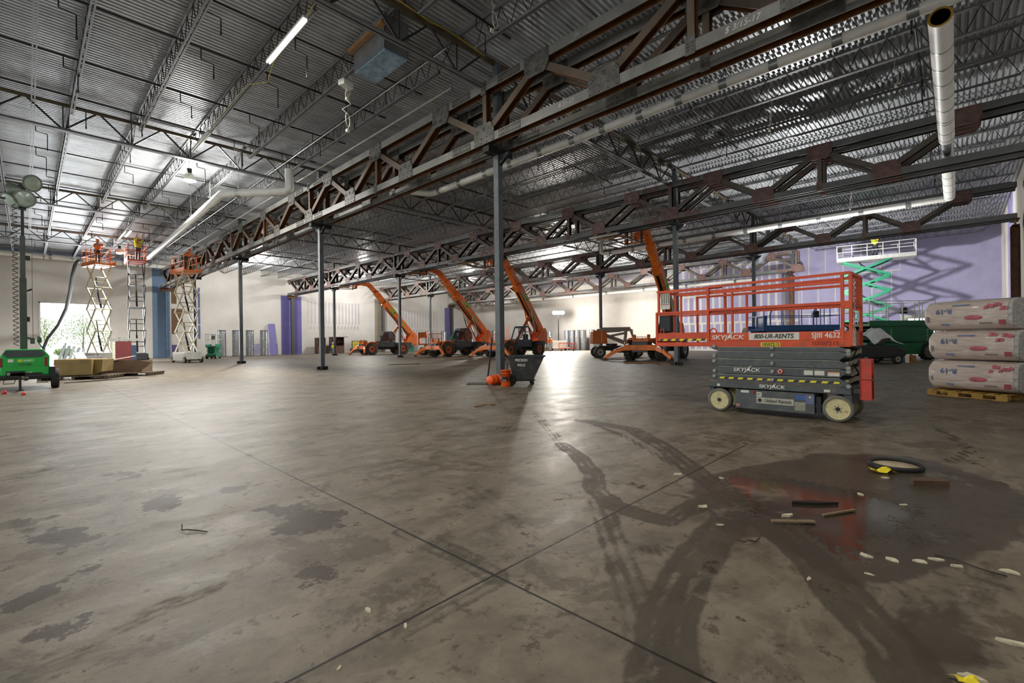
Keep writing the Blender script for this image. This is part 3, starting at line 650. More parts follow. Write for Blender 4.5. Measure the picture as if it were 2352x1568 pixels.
for s in (-1, 1):
    for i in range(5):
        z0, z1 = pins[i]-.062, pins[i]+.058; d = -.05 if i % 2 else .05; e = 1 if i % 2 else -1
        if i == 4: z1 = 1.12
        poly = [(-1.02,pins[i]+d*.6),(-.9,z1),(.86,z1),(1.0,pins[i]-d*.8),(.99,pins[i]-d*1.2-.02),(.86,z0),(-.9,z0),(-1.02,pins[i]+d*.2-.03)]
        y = s*(.385 if i % 2 == 0 else .375)
        ar = MB().prism(poly, y-.025, y+.025, 'y').build('scissor_arm', m_sjg, lift, bevel=.006)
        MB().prism([(-.9,z1-.006),(.86,z1-.006),(.86,z1+.002),(-.9,z1+.002)], y-.028, y+.028, 'y').build('worn_edge', M('pale_edge', (150,150,136), .6), ar)
        MB().tube((-.04,y-s*.02,pins[i]),(-.04,y+s*.06,pins[i]),.028,14).tube((-.97,y,pins[i]+d*.4-.0),(-.97,y+s*.05,pins[i]+d*.4),.03,12).tube((.97,y,pins[i]-d*.8-.01),(.97,y+s*.05,pins[i]-d*.8-.01),.03,12).build('pivot_pin', M('pin_grey', (140,142,132), .5, .2), ar)
for i in range(4):
    z = pins[i]; m = MB()
    for q in (-.95,.94): m.tube((q,-.34,z+.02),(q,.34,z+.02),.022,10)
    m.bar((.92,-.34,z),(1.0,.1,z+.05),.03,.06).bar((1.0,.34,z+.06),(.9,-.05,z-.02),.03,.05).bar((-.95,-.1,z+.02),(.95,-.1,z+.02),.02,.02); m.build('cross_tube', M('pale_tube', (150,148,130), .55, .1), lift)
MB().bx(-.85,.85,-.3,.3,.53,.6).bx(-.5,.6,-.12,.12,.6,1.08).build('lift_cylinder', m_dark, lift)
MB().path([(.9,.1,.6),(1.03,.05,.7),(.98,0,.82),(1.05,.1,.95),(.95,.15,1.1)],.012,6).path([(.88,-.1,.6),(1.04,-.1,.72),(.96,-.12,.9),(1.02,-.1,1.08)],.01,6).build('hydraulic_hose', m_black, lift)
hz = MB().bx(-.88,.86,-.417,-.411,.575,.605).build('hazard_tape', hazard('hazard_wide', 6.6), lift)
deck_ = MB().bx(-1.08,1.0,-.40,.40,1.12,1.14).bx(-1.08,1.0,-.405,-.37,1.12,1.225).bx(-1.08,1.0,.37,.405,1.12,1.225).bx(.97,1.0,-.4,.4,1.12,1.36).bx(-1.06,.99,-.395,-.38,1.225,1.36).bx(-1.06,.99,.38,.395,1.225,1.36)
dk = deck_.build('main_deck', m_sj, lift, bevel=.006)
ex = MB().bx(-2.1,-1.0,-.35,.35,1.13,1.15).bx(-2.1,-1.05,-.385,-.34,1.13,1.205).bx(-2.1,-1.05,.34,.385,1.13,1.205).bx(-2.1,-1.06,-.37,-.36,1.23,1.385).bx(-2.1,-1.06,.36,.37,1.23,1.385).bx(-2.1,-2.07,-.38,.38,1.13,1.385).build('extension_deck', m_sj, lift, bevel=.005)
MB().bx(-2.04,-1.1,-.376,-.37,1.235,1.27).build('hazard_tape', m_haz, ex)
for s in (-1, 1):
    m = MB(); y = s*.385
    m.bar((-1.08,y,2.185),(1.0,y,2.21),.035,.04).bar((-1.08,y,1.775),(1.0,y,1.775),.03,.04)
    for x in (-1.08,.9,1.0): m.bar((x,y,1.14),(x,y,2.2),.045,.04)
    m.bar((.9,y,1.74),(1.0,y,1.74),.04,.12); m.build('guard_rail', m_sj, lift)
    m = MB(); y = s*.345
    m.bar((-2.05,y,2.17),(-.85,y,2.175),.035,.05).bar((-1.62,y,2.08),(.9,y,2.09),.035,.04).bar((-2.1,y,1.77),(1.0,y,1.755),.03,.035).bar((-2.05,y,1.73),(-.6,y,1.735),.025,.025)
    m.bar((-2.09,y,1.14),(-2.09,y,1.78),.045,.04).bar((-2.05,y,1.77),(-2.05,y,2.18),.04,.035).bar((-1.6,y,1.15),(-1.6,y,2.08),.035,.03).bar((-.68,y,1.2),(-.68,y,2.08),.04,.03); m.build('extension_rail', m_sj, lift)
m = MB()
for z in (1.77, 2.18): m.bar((-2.07,-.36,z),(-2.07,.36,z),.035,.04)
m.build('end_rail', m_sj, lift)
m = MB()
for z in (1.74, 2.2): m.bar((1.0,-.385,z),(1.0,.385,z),.035,.045)
for y in (-.08,.16): m.bar((1.0,y,1.74),(1.0,y,2.2),.04,.04)
m.build('entry_gate', m_sj, lift)
m = MB()
for i in range(26):
    z = 2.1-i*.038; m.path([(1.03+.012*math.cos(a)*(i % 2), -.3+.012*math.cos(a)*(1-i % 2), z+.022*math.sin(a)) for a in [k*PI/4 for k in range(8)]], .005, 4, True)
m.build('gate_chain', m_chrome, lift)
en = MB().bx(1.1,1.12,-.42,-.22,.36,.95).bx(1.1,1.24,-.42,-.405,.36,.95).bx(1.1,1.24,-.235,-.22,.36,.95).bx(1.1,1.24,-.42,-.22,.64,.66).build('entry_step', m_redp, lift)
for q in ((.99,1.1,-.3,-.2,.44,.5),(.99,1.1,.1,.3,.3,.5)): MB().bx(*q).build('step_bracket', m_sjg, lift)
MB().bx(1.0,1.06,-.405,-.33,1.14,1.36).build('gate_post', M('worn_white_red', (170,140,128), .6, 0, .3, 9), lift)
cb = MB().bx(-2.06,-1.82,-.33,-.2,1.4,1.76).build('control_box', m_dark, lift, bevel=.02)
MB().tube((-1.94,-.26,1.76),(-1.94,-.26,1.84),.02,8).ball((-1.94,-.26,1.86),.025,8,6).build('joystick', m_black, cb)
ch = MB().bx(-2.02,-1.83,-.335,-.33,1.84,2.14).build('load_chart', m_sticker, lift)
for k in range(4): MB().bx(-2.0+.045*k,-1.975+.045*k,-.338,-.335,1.95,2.12).build('chart_mark', M('chart_grey', (120,124,110), .6), ch)
MB().bx(-2.01,-1.84,-.338,-.335,1.925,1.935).build('chart_rule', M('chart_red', (150,50,40), .6), ch)
for x in (-1.0,.93):
    MB().path([(x+.06*math.cos(a),-.37,1.36+.09*math.sin(a)) for a in [k*PI/8 for k in range(9)]],.012,6).build('tie_down_loop', m_sj, lift)
MB().path([(-2.0,-.37,1.38),(-2.0,-.37,1.46),(-1.94,-.37,1.46),(-1.94,-.37,1.38)],.01,6).build('tie_down_loop', m_sj, lift)
# lettering
def sky(x, z, h, y, parent):
    o = text('SKYJACK', h, m_txtw, parent, (x, y, z), RX, 'maker_lettering', .0015, .12, h*.022, 1.28)
    m = MB()
    for k in range(2): m.prism([(x+h*(.0+.3*k),z+h*.0),(x+h*(.12+.3*k),z+h*.0),(x+h*(.72+.3*k),z+h*(.82+.12*k)),(x+h*(.62+.3*k),z+h*(.82+.12*k))], y-.0015, y, 'y')
    m.build('maker_slash', m_txtw, o and parent); return o
sky(-.75, 1.285, .105, -.397, dk); sky(-.44, .735, .082, -.412, lift); sky(-.06, .475, .075, -.403, lift)
pl = decal(dk, -.40, .34, 1.235, 1.35, -.396, m_sticker); text('800-UR-RENTS', .098, m_txtk, dk, (-.03,-.400,1.292), RX, 'phone_lettering', .001, .18, .003, .92)
text('SJIII 4632', .115, m_txtw, dk, (.69,-.397,1.295), RX, 'model_lettering', .001, 0, .003, .86)
decal(dk, -.215, .075, 1.13, 1.195, -.4055, m_yel); text('10507215', .068, m_txtk, dk, (-.07,-.4095,1.162), RX, 'unit_lettering', .001, 0, .002)
text('10507215', .085, M('dull_red_lettering', (140,44,20), .6), dk, (.68,-.4065,1.175), RX, 'stencil_lettering', .0008, 0, .002, 1.05)
decal(lift, -.285, .26, .195, .295, -.4155, M('faded_sticker', (176,176,158), .6, 0, .15, 9)); text('United Rentals', .078, M('slate_lettering', (62,64,66), .6), lift, (.03,-.419,.245), RX, 'rental_lettering', .001, .18, .002, .85)
MB().lathe([(.032,0),(.032,.002),(.018,.002),(.018,0)], (-.235,-.4195,.246), (0,-1,0), 18).build('rental_emblem', M('slate_lettering', (62,64,66)), lift)
decal(lift, -.285, -.205, .305, .375, -.4155, m_sticker); text('MC', .042, m_txtk, lift, (-.245,-.419,.34), RX, 'tag_lettering', .001, 0, .001)
decal(lift, .28, .42, .30, .37, -.4155, M('blue_sticker', (58,92,150), .5)); decal(lift, .42, .535, .24, .38, -.4155, M('slate_blue_sticker', (98,104,140), .6)); decal(lift, .27, .42, .13, .26, -.4155, M('pale_sticker', (150,150,130), .7, 0, .2, 9))
MB().prism([(.46,.335),(.50,.335),(.48,.37)], -.4195, -.4185, 'y').build('warning_mark', m_yel, lift)
decal(lift, -.53, -.4, .355, .395, -.4155, m_sticker); decal(lift, -.61, -.55, .12, .16, -.4155, M('pink_sticker', (190,120,110), .6)); MB().tube((-.335,-.415,.375),(-.335,-.44,.375),.018,12).build('stop_button', M('stop_red', (190,30,24), .4), lift)
for x0, x1 in ((.40,.52),(.54,.67)): decal(lift, x0, x1, .69, .76, -.4035, m_sticker)
wl = decal(lift, .71, .86, .685, .745, -.4035, m_sticker); decal(lift, .71, .86, .735, .748, -.4075, M('orange_sticker', (220,130,50), .5))
m = MB().lathe([(.045,0),(.045,.003),(.036,.003),(.036,0)], (.07,-.412,.73), (0,-1,0), 24); m.bar((.042,-.414,.756),(.098,-.414,.704),.002,.009); m.build('no_hands_ring', M('ring_red', (190,44,40), .5), lift)
MB().lathe([(.036,0),(.036,.0012),(.01,.0012)], (.07,-.411,.73), (0,-1,0), 20).build('no_hands_disc', m_sticker, lift); MB().ball((.07,-.4125,.73),(.018,.001,.02),10,6).build('hand_mark', m_txtk, lift)
decal(lift, -.93, -.88, .44, .48, -.4035, m_sticker); decal(lift, .66, .74, .44, .48, -.4035, m_sticker)
bag = MB().ball((-.6,-.1,1.235),(.09,.09,.09),12,8).ball((-.56,-.12,1.33),(.05,.06,.12),10,8).ball((-.66,-.08,1.235),(.05,.05,.09),10,8)
tag(bag.build('grease_rag', M('rag_grey', (138,138,118), .9, 0, .3, 14), None, (8.745,2.10,0), R(-92)), 'crumpled grey cloth bundle lying on the orange lift deck', 'cloth')
# ------------------------------------------------------------------ generic raised / stowed scissor lifts
def scissor(label, loc, rz, L, W, zdeck, n, m_arm, m_base, m_rail, bz=.75, ext=0, rail_h=1.05, thick=.13, wr=.2, rough_terrain=False, group=None, m_deck=None):
    t = thing('scissor_lift', label, 'scissor lift', loc, rz, group); m_deck = m_deck or m_base
    b = MB().bx(-L/2,L/2,-W/2+.1,W/2-.1,wr*1.2,bz).bx(-L*.35,L*.35,-W/2,W/2,wr*.7,bz-.06); b.build('chassis', m_base, t, bevel=.02)
    for x in (-L/2+wr*1.1, L/2-wr*1.1):
        for s in (-1, 1): wheel(t, x, s*(W/2-.06), wr, .14 if not rough_terrain else .3, s, M('lift_rim', (196,190,170), .5) if not rough_terrain else M('dark_rim', (96,96,92), .5), tread=14 if rough_terrain else 0)
    h = (zdeck-.12-bz)/n; la = L*.86; sp = math.sqrt(max(la*la-h*h, .3))/2 if h < la else .3
    for i in range(n):
        z0, z1 = bz+i*h, bz+(i+1)*h
        for s in (-1, 1):
            for d in (-1, 1):
                y = s*(W/2-.12-(.06 if d > 0 else 0)); MB().bar((-sp*d,y,z0),(sp*d,y,z1),.05,thick).build('scissor_arm', m_arm, t)
        for x, z in ((-sp,z1),(sp,z1),(0,(z0+z1)/2)): MB().tube((x,-W/2+.1,z),(x,W/2-.1,z),.03,8).build('cross_tube', m_arm, t)
        m = MB()
        m.bar((-sp*.4,-W/2+.15,z0+h*.3),(-sp*.4,W/2-.15,z0+h*.3),.05,.05); m.build('cross_brace', m_arm, t)
        if i % 2 == 0 and h > .5: MB().tube((-sp*.5,0,z0+.1),(sp*.2,0,z0+h*.8),.06,10).tube((sp*.1,0,z0+h*.7),(sp*.6,0,z0+h*1.5),.035,8).build('lift_cylinder', m_dark, t)
    LL = L*.97; x0 = -LL/2-ext
    MB().bx(x0,LL/2,-W/2,W/2,zdeck-.12,zdeck).bx(x0,LL/2,-W/2,-W/2+.02,zdeck,zdeck+.16).bx(x0,LL/2,W/2-.02,W/2,zdeck,zdeck+.16).build('platform', m_deck, t)
    for s in (-1, 1):
        m = MB(); y = s*(W/2-.02); k = max(2, round((LL+ext)/.9))
        for q in range(k+1): x = x0+.02+(LL+ext-.04)*q/k; m.bar((x,y,zdeck),(x,y,zdeck+rail_h),.035,.035)
        for z in (.55,1): m.bar((x0,y,zdeck+rail_h*z),(LL/2,y,zdeck+rail_h*z),.035,.035)
        m.build('guard_rail', m_rail, t)
    for x in (x0+.02, LL/2-.02):
        m = MB()
        for z in (.55,1): m.bar((x,-W/2,zdeck+rail_h*z),(x,W/2,zdeck+rail_h*z),.035,.035)
        m.bar((x,-.2,zdeck),(x,-.2,zdeck+rail_h),.03,.03).bar((x,.25,zdeck),(x,.25,zdeck+rail_h),.03,.03); m.build('end_rail', m_rail, t)
    MB().bx(LL/2-.35,LL/2-.05,W/2-.1,W/2-.3,zdeck+.6,zdeck+.95).build('control_box', m_dark, t)
    return t
m_cr = M('cream_arm', (216,206,170), .5, 0, .08, 3); m_da = M('dark_arm', (72,76,82), .5, .1, .1, 3); m_lor = M('light_orange', (226,118,44), .5, 0, .1, 3); m_lred = M('lift_red', (206,92,66), .5, 0, .1, 3)
m_bw = M('base_white', (206,204,198), .6, 0, .12, 4)
scissor('cream armed scissor lift raised high with orange platform, left of the three near the door', (3.6,44.2,0), R(104), 2.5, 1.15, 7.05, 4, m_cr, m_bw, m_lor, .8, m_deck=m_lor)
scissor('dark armed scissor lift raised high with a worker in yellow on its red platform', (5.75,44.6,0), R(88), 2.3, 1.2, 7.6, 4, m_da, m_da, m_lred, .7, m_deck=m_lred)
scissor('cream armed scissor lift raised to the rusty truss end, orange platform', (8.05,40.4,0), R(99), 2.5, 1.15, 6.6, 4, m_cr, m_bw, m_lor, .75, m_deck=m_lor)
m_gr = M('lift_green', (26,128,92), .45, 0, .1, 3); m_gr2 = M('lift_green_body', (10,98,62), .4, 0, .12, 2)
scissor('green armed scissor lift raised against the purple wall with a worker on top', (43.6,4.9,0), R(97), 3.6, 1.7, 7.05, 5, m_gr, m_gr2, m_white, 1.2, ext=1.1, wr=.4, rough_terrain=True, m_deck=M('deck_grey', (176,176,172), .5))
t = scissor('dark green rough terrain scissor lift, stowed, left of the insulation bundles', (32.7,2.75,0), R(-42), 3.9, 1.9, 1.95, 5, m_gr2, m_gr2, m_white, .95, wr=.45, rough_terrain=True, thick=.16, rail_h=1.2)
m = MB()
for z in (.5,.85,1.2,1.55): m.bar((1.75,-1.05,z),(2.15,-1.05,z),.04,.05)
for x in (1.75,2.15): m.bar((x,-1.05,.45),(x,-1.05,1.65),.05,.05)
m.build('ladder', m_white, t); MB().bx(-1.7,1.7,-.97,-.95,1.0,1.72).build('side_cover', m_gr2, t)
m = MB()
for x in (-.7,1.35):
    for z in (1.07,1.2,1.33,1.46,1.6): m.tube((x,-.97,z),(x,-1.0,z),.03,8)
m.build('cover_bolt', m_sticker, t)
scissor('small green scissor lift with white rails, parked by the galvanized ducts', (11.75,48.8,0), R(60), 1.7, .8, 1.15, 4, m_gr, m_gr, m_white, .5, thick=.09)
m_blu = M('lift_blue', (28,84,140), .45, 0, .1, 3)
t = scissor('blue scissor lift standing behind the orange one, only its upper rails visible', (27.9,6.3,0), R(-46), 4.0, 1.8, 1.75, 4, m_blu, m_blu, m_blu, .9, wr=.4, rough_terrain=True, thick=.14, rail_h=1.15)
m = MB()
for x in (-1.6, .6): m.path([(x,-.88,1.75),(x,-.88,2.5),(x+.12,-.88,2.75),(x+.5,-.88,2.9),(x+1.2,-.88,2.92)],.035,8)
m.build('folding_rail', m_blu, t); MB().bx(-1.75,-1.55,-.5,.3,1.75,2.4).build('gate_panel', m_blu, t)
# ------------------------------------------------------------------ telehandlers
m_th = M('telehandler_orange', (244,124,36), .42, 0, .12, 2.5, (110,62,30), .4); m_thg = M('telehandler_grey', (66,72,78), .4, .1, .12, 3)
m_glass = M('dark_glass', (40,50,58), .08, 0, .2, 2, spec=.8); m_rimo = M('rim_orange', (176,84,34), .5, 0, .15, 5); m_rimg = M('rim_silver', (150,152,150), .45, .3, .1)
m_thl = M('decal_green', (96,196,58), .5); m_muddy = M('muddy_tyre', (58,57,48), .85, 0, .3, 5, (106,100,80), .6)
def telehandler(label, x, y, rz, ang, L, rim, load, near_foot=True, cab_open=False):
    t = thing('telehandler', label, 'telehandler', (x, y, 0), R(180)+rz, 'orange telehandlers propping the double truss')
    m = MB().bx(-2.9,2.2,-.42,.42,.55,1.0).bx(-2.9,-1.2,-.8,.8,.75,1.25).bx(2.0,2.6,-.5,.5,.5,1.15); m.build('frame', m_thg, t, bevel=.03)
    m = MB()
    for ax in (-1.75,1.75): m.tube((ax,-.9,.62),(ax,.9,.62),.14,10)
    m.bx(-1.75,1.75,-.1,.1,.55,.69); m.build('axle', m_dark, t)
    for ax in (-1.75,1.75):
        for s in (-1, 1): wheel(t, ax, s*.98, .62, .4, s, rim, m_muddy, .56, 8, tread=16)
    m = MB().bx(-1.5,.9,-1.05,-.4,.75,1.35).prism([(.9,.75),(1.3,.75),(1.1,1.2),(.9,1.3)], -1.05, -.4, 'y'); m.build('engine_cover', m_th, t, bevel=.05)
    fd = MB()
    for s in (-1, 1): fd.path([(1.75+.72*math.cos(a), s*.98, .62+.72*math.sin(a)) for a in [PI*.15+k*PI*.7/8 for k in range(9)]], .05, 6)
    fd.bx(1.2,2.3,-.45,.45,1.0,1.3); fd.build('front_fender', m_th, t)
    # cab on the left side
    c = MB(); ca = [(-.75,.85),(1.05,.85),(1.12,1.35),(.85,1.4),(.45,2.3),(-.45,2.38),(-.8,2.0)]
    for y in (.38,1.06):
        for p, q in zip(ca, ca[1:]+ca[:1]): c.bar((p[0],y,p[1]),(q[0],y,q[1]),.07,.07)
        c.bar((-.05,y,.9),(-.05,y,2.34),.06,.06)
    for px, pz in ca: c.bar((px,.38,pz),(px,1.06,pz),.06,.06)
    cab = c.build('cab_frame', m_thg, t)
    MB().prism([(-.5,2.34),(.5,2.26),(.42,2.42),(-.4,2.46)], .33, 1.1, 'y').build('cab_roof', m_thg, t, bevel=.03)
    MB().bx(-.7,1.0,1.02,1.08,.85,1.38).build('cab_door', m_thg, t, bevel=.02)
    if not cab_open: MB().prism([(-.72,1.42),(.8,1.42),(.45,2.25),(-.45,2.33),(-.74,2.0)], 1.03, 1.05, 'y').prism([(.86,1.42),(.92,1.42),(.52,2.26),(.46,2.26)], .42, 1.02, 'y').build('cab_glass', m_glass, cab)
    MB().bx(-.45,.0,.5,.95,1.1,1.25).bx(-.5,-.38,.5,.95,1.2,1.8).build('seat', m_black, t); MB().path([(.55,.6,1.5),(.62,.72,1.55),(.55,.86,1.5),(.48,.72,1.45)],.02,6,True).bar((.55,.72,1.5),(.75,.72,1.2),.04,.04).build('steering_wheel', m_black, t)
    MB().bar((.8,1.08,1.9),(.9,1.3,1.9),.03,.03).bx(.86,.92,1.2,1.36,1.75,2.02).build('mirror', m_dark, t)
    # outriggers
    MB().bx(2.35,2.65,-1.0,1.0,.62,.95).bx(2.2,2.5,-.5,.5,.9,1.25).bar((2.4,.45,1.2),(2.3,.45,1.55),.14,.2).bar((2.4,-.45,1.2),(2.3,-.45,1.55),.14,.2).build('outrigger_beam', m_th, t, bevel=.02)
    for s in (-1, 1):
        o = MB().bar((2.5,s*.9,.78),(2.75,s*1.45,.6),.2,.24).bar((2.75,s*1.45,.6),(2.95,s*2.05,.2),.17,.19); o = o.build('outrigger', m_th, t, bevel=.015)
        MB().bar((2.48,s*.75,1.02),(2.8,s*1.6,.62),.08,.08).build('outrigger_cylinder', m_chrome, o); MB().lathe([(.05,.2),(.08,.1),(.26,.06),(.28,.03)], (2.97,s*2.1,0), n=16).build('foot_pad', m_rust, o)
    # boom
    p0 = Vector((-3.25,0,2.0)); d = Vector((math.cos(ang),0,math.sin(ang))); up = Vector((-d.z,0,d.x))
    m = MB()
    for s in (-1, 1): m.prism([(-3.65,1.0),(-2.4,1.0),(-2.5,1.6),(-2.95,2.3),(-3.45,2.35),(-3.7,1.9)], s*.42-.03, s*.42+.03, 'y')
    m.bx(-3.6,-2.6,-.4,.4,.95,1.25).tube((-3.25,-.5,2.0),(-3.25,.5,2.0),.1,12); m.build('boom_mount', m_th, t, bevel=.01)
    def seg(a, b, w, h, mt, nm): return MB().bar(p0+d*a, p0+d*b, w, h, up=up).build(nm, mt, t, bevel=.012)
    a1, a2 = L*.66, L*.86
    ob = seg(-.35, a1, .5, .66, m_th, 'outer_boom'); seg(a1-.3, a2, .4, .52, m_th, 'middle_boom'); fb = seg(a2-.3, L, .32, .42, m_th, 'fly_boom')
    for q, w in ((a1, .56), (a2, .46)): MB().bar(p0+d*(q-.12), p0+d*(q+.03), w, w*1.3, up=up).build('boom_collar', m_th, t, bevel=.01)
    m = MB(); m.bar(p0+d*.3-up*.335, p0+d*(a1-.5)-up*.335, .2, .03, up=up); m.bar(p0+d*.6+Vector((0,.255,0))-up*.27, p0+d*(a1-.4)+Vector((0,.255,0))-up*.27, .015, .08, up=up); m.build('hose_track', m_dark, ob)
    MB().bar(p0+d*(L*.25)-up*.1, p0+d*(L*.25)-up*.75, .14, .3, up=d).build('cylinder_bracket', m_th, ob)
    MB().tube((.1,.0,.95), p0+d*(L*.25)-up*.72, .1, 12).build('lift_cylinder', m_th, t); MB().tube((-.9,.0,1.55) if ang < .9 else (-.7,0,1.5), p0+d*(L*.25)-up*.5, .06, 10).build('cylinder_rod', m_chrome, t)
    for s in (-1, 1): MB().tube((-2.4,s*.3,1.5), p0+d*(L*.33)+Vector((0,s*.3,0))-up*.2, .06, 8).build('tilt_cylinder', m_chrome if s > 0 else m_th, t)
    # decals on the boom's left side
    rot = Matrix((-d, up, Vector((0,1,0)))).transposed()     # seen from the machine's left
    def D(o, along, off, y): o.matrix_local = Matrix.Translation(p0+d*along+up*off+Vector((0,y,0))) @ rot.to_4x4() @ Matrix.Diagonal((1,1,1,1))
    m = MB().prism([(-.75,.02),(-.2,.2),(.25,.24),(.45,.12),(.3,.0),(.1,-.05),(.3,-.2),(.05,-.16),(-.1,-.02)], 0, .004, 'z'); g = m.build('green_swoosh', m_thl, ob); D(g, a1*.72, 0, .252)
    MB().ball((.16,.08,.003),(.12,.07,.004),10,6).build('swoosh_shade', m_dark, g)
    g = text('XTREME', .3, m_thl, ob, (0,0,0), (0,0,0), 'boom_lettering', .002, .2, .008); D(g, a1*.42, -.03, .253)
    # gooseneck and carriage
    e = p0+d*L; f = Vector((1,0,0)); tip = Vector((e.x+1.0, 0, 7.45))
    MB().bar(e-d*.25, e+d*.12+f*.1, .3, .42, up=up).bar(e+d*.02, tip, .28, .36).bar(tip-f*.1, tip+Vector((.45,0,-.22)), .24, .3).build('boom_head', m_th, t, bevel=.02)
    cx = tip.x+.5; zc_ = tip.z-.15
    m = MB()
    for y in (-.6,-.2,.2,.6): m.bx(cx,cx+.08,y-.04,y+.04,zc_-.45,zc_+.35)
    for z in (-.4,.0,.32): m.bx(cx,cx+.07,-.66,.66,zc_+z-.05,zc_+z+.05)
    ca_ = m.build('fork_carriage', m_th, t)
    for y in (-.45,.45): MB().bx(cx+.06,cx+.12,y-.06,y+.06,zc_-.5,zc_+.3).bx(cx+.06,cx+1.9,y-.06,y+.06,zc_-.5,zc_-.45).build('fork', m_rust, t)
    return t
t4 = telehandler('orange telehandler partly behind the orange scissor lift, boom reaching up beside the long white pipe', 27.6, 13.7, R(4), R(51), 7.6, m_rimg, 1)
telehandler('orange telehandler right behind the black tilt cart, boom crossing behind the near column, open cab', 27.1, 25.6, R(2), R(52), 7.3, m_rimo, 1, cab_open=True)
telehandler('orange telehandler with a glazed cab, second from the end wall, between two slim columns', 26.4, 32.0, R(-2), R(45.5), 7.3, m_rimo, 1)
telehandler('orange telehandler farthest from the camera, boom lowest, near the workbench and slim column', 26.6, 44.5, R(-8), R(48), 7.2, m_rimo, 1)
m_gal = M('galv_tube', (150,156,158), .35, .6, .1); m_wood = M('plank', (150,116,76), .8, 0, .2, 6)
for x, y, z, lb, n in ((22.3,13.7,6.86,'timber and steel packing on the forks by the nearest telehandler',3),(21.9,25.6,6.78,'packing beams on the forks behind the near column',2),(21.85,32.0,6.78,'red-brown packing blocks on the glazed telehandler forks',2),(22.0,44.5,6.8,'packing on the forks of the farthest telehandler',2)):
    t = thing('packing_stack', lb, 'packing beams', (x, y, 6.855), 0, 'packing on telehandler forks')
    for k in range(n): MB().bx(-.8+.7*k,-.6+.7*k,-.9,.9,0,.07).build('beam', m_gal if k % 2 == 0 else m_wood, t)
    MB().bx(-.9,.9,-.5,-.3,.07,.14).bx(-.9,.9,.3,.5,.07,.14).bx(-.1,.1,-.5,.5,.07,.14).build('block', m_wood, t)
# ------------------------------------------------------------------ boom lifts
m_gb = M('boom_grey', (150,152,144), .5, .1, .12, 3); m_tur = M('turret_orange', (208,112,52), .5, 0, .1, 3)
t = thing('boom_lift', 'grey articulated boom lift with an orange turret, folded, left of the nearest telehandler', 'boom lift', (29.0,18.5,0), R(-46.3))
MB().bx(-.5,2.2,-.5,.5,.5,.85).bx(.6,2.0,-.7,.7,.35,.75).tube((.55,0,.8),(.55,0,1.0),.4,18).build('chassis', m_dark, t, bevel=.03)
for x in (-.45, 2.2):
    for s in (-1, 1): wheel(t, x, s*.75, .4, .3, s, m_gb, m_muddy, .6, 6)
MB().prism([(-.95,1.0),(-.9,1.95),(-.3,1.98),(.1,1.85),(.15,1.0)], -.55, .55, 'y').build('turret', m_tur, t, bevel=.06); MB().bx(-.3,-.26,-.57,.57,1.02,1.95).build('turret_stripe', M('pale_yellow', (226,208,150), .5), t)
MB().bar((-.5,0,1.95),(1.9,0,2.0),.22,.24).bar((-.3,.0,2.12),(1.9,0,2.14),.16,.1).build('upper_boom', m_gb, t); MB().bar((-.4,.12,1.85),(1.5,.12,1.1),.16,.2).bar((-.4,-.12,1.75),(1.4,-.12,.98),.1,.12).build('lower_boom', m_gb, t)
MB().bar((.2,0,1.5),(1.5,0,1.75),.14,.16).bar((1.5,.0,1.1),(1.6,0,2.0),.2,.2).build('riser_link', m_gb, t); MB().tube((.0,0,1.85),(1.2,0,1.9),.06,8).build('cylinder', m_dark, t)
MB().bar((1.9,0,2.05),(2.15,0,1.35),.14,.14).path([(1.8,.1,2.1),(2.1,.1,2.0),(2.1,.1,1.5)],.03,6).build('jib', m_gb, t)
m = MB()
for z in (.45,.95,1.45): m.bar((2.2,-.8,z),(2.2,.8,z),.035,.035).bar((3.0,-.8,z),(3.0,.8,z),.035,.035).bar((2.2,-.8,z),(3.0,-.8,z),.035,.035).bar((2.2,.8,z),(3.0,.8,z),.035,.035)
for x in (2.2,3.0):
    for y in (-.8,0,.8): m.bar((x,y,.45),(x,y,1.45),.035,.035)
m.bx(2.2,3.0,-.8,.8,.43,.46); m.build('basket', m_lor, t)
t = thing('boom_lift', 'orange lift basket and box beside the glazed telehandler, galvanized ducts behind', 'boom lift', (28.2,38.3,0), R(-46))
MB().bx(-.9,.9,-.8,.8,.3,.75).build('chassis', m_dark, t, bevel=.03)
for x in (-.7,.7):
    for s in (-1, 1): wheel(t, x, s*.8, .38, .25, s, m_tur, m_muddy, .6, 6)
MB().bx(-1.2,1.2,-.6,.6,.98,1.12).build('platform', m_lor, t); MB().bx(-1.2,-.35,-.5,.3,1.7,2.25).bx(-1.2,-1.1,-.5,.3,1.1,1.7).build('engine_box', m_lor, t, bevel=.03); MB().bx(-.6,.6,-.5,.5,.75,.98).build('pedestal', m_dark, t)
m = MB()
for z in (1.6,2.1):
    for y in (-.6,.6): m.bar((-.3,y,z),(1.2,y,z),.04,.04)
    m.bar((1.2,-.6,z),(1.2,.6,z),.04,.04)
for x in (-.3,.2,.7,1.2):
    for y in (-.6,.6): m.bar((x,y,1.1),(x,y,2.1),.04,.04)
m.build('guard_rail', m_lor, t)
t = thing('boom_lift', 'white telescopic boom lift with a green end, rising behind the glazed telehandler', 'boom lift', (31.4,37.2,0), R(-46))
m_bwh = M('boom_white', (206,208,202), .45, 0, .06, 3)
MB().bx(-1.4,1.4,-.9,.9,.4,.8).build('chassis', m_dark, t, bevel=.03)
for x in (-1.1,1.1):
    for s in (-1, 1): wheel(t, x, s*.95, .45, .3, s, m_gb, m_muddy, .6, 6)
MB().bx(-1.0,1.0,-.7,.7,.85,1.5).tube((0,0,.75),(0,0,.86),.5,18).build('turret', m_bwh, t, bevel=.05)
